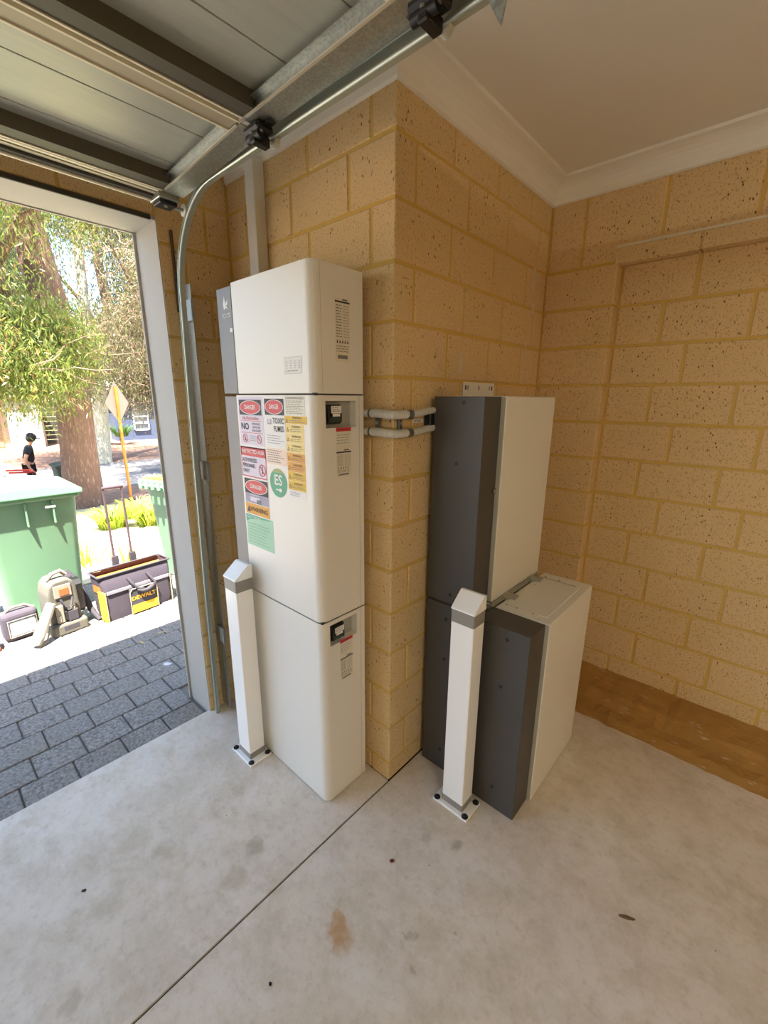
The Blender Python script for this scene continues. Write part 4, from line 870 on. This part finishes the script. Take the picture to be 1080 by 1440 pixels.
def tree(label, base, pts, rads, bark, centres, per, leafm, ln=.16, wd=.03, spread=(.28, .28, .3), branches=(), twigs=0):
    o = thing('gum_tree', label, 'tree', base)
    MB().tube(pts, rads, bark, n=18).build('trunk', o, origin=base)
    for q, rr in branches: MB().tube(q, rr, bark, n=8).build('branch', o, origin=q[0])
    if twigs:
        b = MB()
        for k in range(twigs):
            c = Vector(random.choice(centres)); a = random.uniform(0, 2*PI); p = [c]; dirv = Vector((math.cos(a), math.sin(a), random.uniform(-.3, .6)))
            for j in range(4): dirv = (dirv+Vector((random.uniform(-.5, .5), random.uniform(-.5, .5), random.uniform(-.5, .3)))).normalized(); p.append(p[-1]+dirv*random.uniform(.2, .45))
            b.tube(p, [.02, .015, .011, .008, .004], 'twig', n=4, caps=False)
        t_ = b.build('twigs', o); t_['kind'] = 'stuff'
    me = leaves_mesh(centres, per, spread, ln, wd, [M[leafm]]); f_ = bpy.data.objects.new('foliage', me); S.collection.objects.link(f_); f_.parent = o; f_.matrix_parent_inverse = Matrix.Translation(-Vector(base)); f_['kind'] = 'stuff'; return o
def cl_box(n, x0, x1, y0, y1, z0, z1):
    return [(random.uniform(x0, x1), random.uniform(y0, y1), random.uniform(z0, z1)) for _ in range(n)]
def keep(c, holes):
    """leave gaps of sky between the boughs"""
    out = []
    for p in c:
        if all(((p[1]-h[0])/h[2])**2+((p[2]-h[1])/h[3])**2 > 1 for h in holes): out.append(p)
    return out
bA = (-11.2, 1.57, gz(-11.2))
hA = [(1.95, 4.4, .5, .8), (2.5, 4.3, .5, .8), (2.0, 3.4, .4, .5)]
cA = keep(cl_box(230, -12.5, -8.6, -2.5, .9, 2.0, 6.6)+cl_box(30, -10.5, -9.2, .5, 1.1, 1.65, 2.4)+cl_box(60, -11.0, -9, -2, .5, 1.7, 2.6)+cl_box(46, -12.8, -9.5, .9, 2.6, 4.6, 6.8)+cl_box(55, -12.6, -11.4, .9, 2.4, 1.9, 3.4)+cl_box(12, -10.8, -10, 1.1, 1.7, 1.9, 2.8)+cl_box(24, -10.7, -9.8, .9, 1.7, 2.3, 3.3), hA)
tree('large brown barked gum tree leaning left beyond the green bin', bA, [(-11.2, 1.57, gz(-11.2)-.3), (-11.2, 1.57, gz(-11.2)+.1), (-11.2, 1.63, .2), (-11.2, 1.69, 1.5), (-11.25, 1.66, 2.9), (-11.3, 1.5, 4.2), (-11.3, 1.3, 6.2), (-11.5, 1.0, 8.5)], [.52, .43, .37, .35, .34, .33, .28, .16], 'bark', cA+cl_box(260, -16, -8.0, -4, 6, 7.0, 9.2), 190, 'leafA', .14, .026, (.25, .25, .32),  # upper leaf clusters are out of view, added to dapple the road
     branches=[([(-11.2, .9, 3.6), (-10.5, .2, 4.4), (-9.8, -.8, 4.8), (-9.2, -1.8, 4.6)], [.13, .1, .07, .03]), ([(-11.3, .8, 4.2), (-10.6, 1.3, 5.0), (-10.0, 1.9, 5.5), (-9.5, 2.8, 5.6)], [.12, .09, .06, .02]), ([(-11.2, 1.1, 2.8), (-10.4, .6, 3.1), (-9.6, .3, 2.7), (-9.2, .1, 2.0)], [.08, .06, .04, .015])], twigs=200)
bB = (-20.3, 4.47, gz(-20.3))
hB = [(4.05, 6.6, .75, 1.2), (5.15, 6.4, .7, 1.3), (4.2, 4.9, .55, 1.1)]
cB = keep(cl_box(520, -22, -17.5, .5, 8.5, 1.9, 10.2), hB)
tree('pale smooth trunked gum tree across the road', bB, [(-20.3, 4.47, gz(-20.3)-.3), (-20.3, 4.47, gz(-20.3)+.1), (-20.3, 4.6, 0), (-20.3, 4.75, 1.8), (-20.35, 4.7, 5), (-20.4, 4.85, 8), (-20.5, 5.1, 10)], [.45, .36, .31, .27, .2, .15, .08], 'pale', cB+cl_box(200, -23, -16.5, -2, 10, 10.2, 12.5), 170, 'leafB', .19, .036, (.4, .4, .42),  # highest clusters are unseen, added for the shade they throw below
     branches=[([(-20.3, 4.1, 2.6), (-19.8, 5.2, 3.8), (-19.5, 6.4, 4.6)], [.13, .09, .04]), ([(-20.3, 3.8, 4.6), (-19.7, 2.6, 5.6), (-19.4, 1.6, 6.0)], [.11, .07, .03])], twigs=90)
hC = [(7.2, 9.6, 1.3, 2.0), (8.5, 9.2, 1.3, 2.0), (7.3, 7, 1.0, 1.7)]
cC = keep(cl_box(520, -33, -30, 1.0, 15, 2.6, 15.5), hC)
tree('dense gum tree rising behind the blue grey house', (-31.5, 9.5, -.87), [(-31.5, 9.5, -1), (-31.5, 9.3, 4), (-31.3, 8.8, 9), (-31, 8.5, 13)], [.4, .35, .25, .1], 'bark', cC, 110, 'leafB', .34, .085, (.6, .6, .6), branches=[([(-31.5, 9.3, 4), (-31, 7.5, 7), (-31, 6, 9)], [.2, .12, .05])])
cD = keep(cl_box(170, -17.2, -14.5, 3.1, 6.6, 2.2, 6.2), [(3.3, 5.2, .6, .9), (4.1, 5.1, .6, .9), (3.4, 4.0, .45, .7)])+cl_box(36, -16, -14.8, 4.2, 5.8, 1.35, 2.3)
tree('younger gum tree on the verge to the right by the jamb', (-16.8, 6.9, -1.15), [(-16.8, 6.9, -1.3), (-16.7, 6.6, 1), (-16.4, 6.0, 3.2), (-16.1, 5.4, 5)], [.16, .14, .10, .05], 'bark', cD, 200, 'leafC', .16, .03, (.3, .3, .34), branches=[([(-16.5, 6.3, 2.2), (-16, 5.5, 3.2), (-15.6, 4.6, 3.9)], [.07, .05, .02]), ([(-16.3, 5.9, 3.6), (-15.8, 4.9, 5.2), (-15.6, 4.3, 6.4)], [.06, .045, .02])], twigs=190)

# ------------------------------------------------------------------ houses across the road
gh = -.87
h1 = thing('house', 'cream rendered house with beige garage door across the road', 'house', (-29, 0, gh))
MB().box((-34, -8, gh-.3), (-27, 3.9, 1.5), 'hwall').build('wall', h1, origin=(-30, -2, gh))
MB().box((-34.5, -8.5, 1.5), (-26.4, 3.3, 1.66), 'gutter', bev=.02).build('gutter', h1, origin=(-30, -2, 1.5))
mx = Matrix(((0, 0, 1, -34.6), (1, 0, 0, 0), (0, 1, 0, 1.66), (0, 0, 0, 1)))
MB().prism([(-8.6, 0), (3.4, 0), (0, 1.5), (-5, 1.5)], 8.1, 'hroof', mx).build('roof', h1)
for k in range(5): MB().box((-27.03, -3.6, gh+.02+k*.42), (-26.97, 2.2, gh+.43+k*.42), 'hgar', bev=.01).build('garage_door_panel', h1)
MB().box((-27.3, 2.45, gh-.1), (-26.6, 3.75, 1.3), 'hwhite', bev=.02).build('side_pier', h1)
h2 = thing('house', 'blue grey house with a four pane window across the road', 'house', (-29, 9, gh))
MB().box((-34, 7.2, gh-.3), (-27.2, 16, 1.75), 'hblue').build('wall', h2, origin=(-30, 11, gh))
MB().box((-34, 4.6, gh-.3), (-28.2, 7.2, 1.3), 'hwall').build('entry_wall', h2, origin=(-30, 6, gh))
MB().box((-34.5, 4.6, 1.3), (-27.9, 7.3, 1.45), 'gutter').build('entry_gutter', h2)
MB().box((-34.5, 6.9, 1.75), (-26.8, 16.5, 1.92), 'hblue', bev=.02).build('fascia', h2)
mx = Matrix(((0, 0, 1, -34.6), (1, 0, 0, 0), (0, 1, 0, 1.92), (0, 0, 0, 1)))
MB().prism([(6.9, 0), (16.5, 0), (13, 1.7), (10, 1.7)], 7.8, 'hroof', mx).build('roof', h2)
wy0, wy1, wz0, wz1 = 8.15, 9.0, -.35, 1.28
wn_ = MB()
for a, b_, c_, d_ in ((wy0, wy0+.05, wz0, wz1), (wy1-.05, wy1, wz0, wz1)): wn_.box((-27.24, a, c_), (-27.12, b_, d_), 'wframe')
for k in range(5): z_ = wz0+(wz1-wz0-.05)*k/4; wn_.box((-27.24, wy0, z_), (-27.12, wy1, z_+.05), 'wframe')
wo = wn_.build('window', h2, origin=(-27.2, 8.6, wz0))
for k in range(4): z_ = wz0+(wz1-wz0-.05)*k/4; MB().box((-27.23, wy0+.04, z_+.05), (-27.19, wy1-.04, z_+.05+(wz1-wz0-.05)/4-.05), 'glass').build('pane', wo)
fn = thing('slat_fence', 'dark slatted gate between the cream and blue grey houses', 'fence', (-27.5, 4.3, gh))
for k in range(9): MB().box((-27.55, 3.95, gh+.02+k*.235), (-27.5, 4.7, gh+.22+k*.235), 'hfence', bev=.006).build('slat', fn)
for yy in (3.93, 4.66): MB().box((-27.6, yy, gh-.1), (-27.5, yy+.07, gh+2.15), 'hfence').build('fence_post', fn)
for x_, y_, lb in ((-26, 5.9, 'agave plant with pale trunk left of the sign pole'), (-25.7, 6.95, 'agave plant just right of the sign pole')):
    clump('agave_plant', lb, 'plant', 46, x_, y_, gh+.35, .75, .85, .11, 'agave', droop=.25)
    MB().cyl((x_, y_, gh), (x_, y_, gh+.45), .08, 'bark').build('stem', bpy.data.objects[[o.name for o in bpy.data.objects if o.name.startswith('agave_plant')][-1]])

# ------------------------------------------------------------------ person
def skin(name, pts, edges, rad, m, parent, sub=2):
    me = bpy.data.meshes.new(name); me.from_pydata(pts, edges, []); o = bpy.data.objects.new(name, me); S.collection.objects.link(o)
    md = o.modifiers.new('s', 'SKIN'); md.use_smooth_shade = True
    for i, r_ in enumerate(rad): me.skin_vertices[0].data[i].radius = (r_, r_) if not isinstance(r_, tuple) else r_
    me.skin_vertices[0].data[0].use_root = True
    sb_ = o.modifiers.new('d', 'SUBSURF'); sb_.levels = sub; sb_.render_levels = sub
    bpy.context.view_layer.update()
    m2 = bpy.data.meshes.new_from_object(o.evaluated_get(bpy.context.evaluated_depsgraph_get())); bpy.data.objects.remove(o)
    m2.materials.append(M[m]); o = bpy.data.objects.new(name, m2); S.collection.objects.link(o); o.parent = parent; return o
# local frame: person faces +Y (to the right), height 1.75
pz = -1.05
pe = thing('person', 'man in black cap, black tee and shorts walking right, head bowed, beside the road', 'person', (0, 0, 0))
J = {'pel': (0, 0, .93), 'ch': (0, .05, 1.22), 'nk': (0, .09, 1.44), 'hd0': (0, .12, 1.52), 'hd': (0, .17, 1.62), 'fa': (0, .22, 1.60),
     'sl': (-.18, .06, 1.38), 'el': (-.25, -.04, 1.10), 'wl': (-.22, .06, .86), 'hl': (-.21, .11, .80), 'sr': (.18, .07, 1.38), 'er': (.25, -.05, 1.10), 'wr': (.24, .02, .85), 'hr': (.24, .06, .78),
     'pl': (-.09, 0, .90), 'kl': (-.11, .10, .50), 'al': (-.11, .10, .09), 'tl': (-.11, .25, .03), 'pr': (.09, 0, .90), 'kr': (.11, .02, .50), 'ar': (.11, -.18, .12), 'trr': (.11, -.04, .03)}
K = list(J); ix = {k: i for i, k in enumerate(K)}
E_ = [('pel', 'ch'), ('ch', 'nk'), ('nk', 'hd0'), ('hd0', 'hd'), ('hd', 'fa'), ('ch', 'sl'), ('sl', 'el'), ('el', 'wl'), ('wl', 'hl'), ('ch', 'sr'), ('sr', 'er'), ('er', 'wr'), ('wr', 'hr'), ('pel', 'pl'), ('pl', 'kl'), ('kl', 'al'), ('al', 'tl'), ('pel', 'pr'), ('pr', 'kr'), ('kr', 'ar'), ('ar', 'trr')]
Rd = dict(pel=.13, ch=.14, nk=.055, hd0=.06, hd=.098, fa=.07, sl=.06, el=.042, wl=.028, hl=.034, sr=.06, er=.042, wr=.028, hr=.034, pl=.085, kl=.06, al=.04, tl=.035, pr=.085, kr=.06, ar=.04, trr=.035)
body = skin('body', [J[k] for k in K], [(ix[a], ix[b_]) for a, b_ in E_], [Rd[k] for k in K], 'skinp', pe)
tk = ['pel', 'ch', 'nk', 'sl', 'sl2', 'sr', 'sr2']; J['sl2'] = (-.225, .0, 1.20); J['sr2'] = (.225, -.0, 1.20)
skin('shirt', [(0, .0, .90)]+[J[k] for k in tk[1:2]]+[(0, .08, 1.40)]+[J[k] for k in tk[3:]], [(0, 1), (1, 2), (1, 3), (3, 4), (1, 5), (5, 6)], [.155, .17, .085, .082, .075, .082, .075], 'tee', pe)
skin('shorts', [(0, 0, .93), (-.09, .0, .86), (-.11, .06, .58), (.09, 0, .86), (.11, .03, .58)], [(0, 1), (1, 2), (0, 3), (3, 4)], [.145, .11, .092, .11, .092], 'shorts', pe)
cp_ = MB(); bmx = bmesh.new(); bmesh.ops.create_uvsphere(bmx, u_segments=16, v_segments=8, radius=.118); 
for v in bmx.verts: v.co.z = max(v.co.z, -.01)*.95
cp_.bm(bmx, 'tee', True, Matrix.Translation((0, .165, 1.655)) @ Matrix.Rotation(math.radians(-25), 4, 'X')); cp_.box((-.07, .24, 1.60), (.07, .35, 1.612), 'tee', bev=.004); cp_.build('cap', pe)
hb = bmesh.new(); bmesh.ops.create_uvsphere(hb, u_segments=14, v_segments=8, radius=.108); MB().bm(hb, 'hair', True, Matrix.Translation((0, .145, 1.62))).build('hair', pe)
for sx, a in ((-1, 'tl'), (1, 'trr')):
    x_, y_, z_ = J[a]; MB().box((x_-.05, y_-.2, 0), (x_+.05, y_+.07, .09), 'shoe', bev=.03, seg=3).build('shoe', pe)
for sx, a in ((-1, 'hl'), (1, 'hr')):
    x_, y_, z_ = J[a]
    for q in range(4): MB().tube([(x_-.02+q*.014, y_+.02, z_-.01), (x_-.02+q*.014, y_+.05, z_-.035), (x_-.02+q*.014, y_+.045, z_-.065)], [.009, .008, .006], 'skinp', n=6).build('finger', body)
    MB().tube([(x_-.03*sx, y_, z_), (x_-.04*sx, y_+.035, z_-.02), (x_-.035*sx, y_+.055, z_-.035)], [.010, .009, .007], 'skinp', n=6).build('thumb', body)
pe.matrix_basis = Matrix.Translation((-13.7, 1.02, -1.13)) @ Matrix.Rotation(math.radians(-8), 4, 'Z')
GRP = dict(liriope_plant='strappy plants in the garden bed', agave_plant='agaves before the blue grey house', gum_tree='gum trees across the drive', wheelie_bin='wheelie bins outside', house='houses across the road', grass_tuft='grass tufts in the pale bed', tool_bag='tradesman bags on the drive', backpack='tradesman bags on the drive', small_bag='tradesman bags on the drive', tool_pouch='tradesman bags on the drive', conduit_saddle='saddle clips on the pier corner', eucalypt_leaf='fallen leaves on the pavers')
for o in S.objects:
    k = o.name.split('.')[0]
    if o.parent is None and k in GRP: o['group'] = GRP[k]
mw = thing('push_mower', 'red machine with a dark frame and handle held by the man in black', 'machine', (-13.2, .55, gz(-13.2)))
z0 = gz(-13.2)
MB().box((-13.45, .2, z0+.12), (-12.95, .75, z0+.36), 'red', bev=.05, seg=2).build('deck', mw); MB().box((-13.3, .25, z0+.36), (-13.05, .55, z0+.68), 'red', bev=.04, seg=2).build('engine_cover', mw)
MB().cyl((-13.18, .42, z0+.68), (-13.18, .42, z0+.75), .06, 'whiteplastic').build('cap', mw)
for xx in (-13.45, -12.97):
    MB().tube([(xx, .7, z0+.3), (xx, .95, z0+.72), (xx, .98, z0+.78)], .018, 'black', n=8).build('handle_bar', mw)
    for yy in (.25, .7): MB().cyl((xx-.02, yy, z0+.1), (xx+.03, yy, z0+.1), .1, 'tyre', n=16).build('wheel', mw)
MB().tube([(-13.45, .5, z0+.84), (-13.45, .98, z0+.80), (-12.97, .98, z0+.80), (-12.97, .5, z0+.84)], .022, 'red', n=8).build('grip', mw)
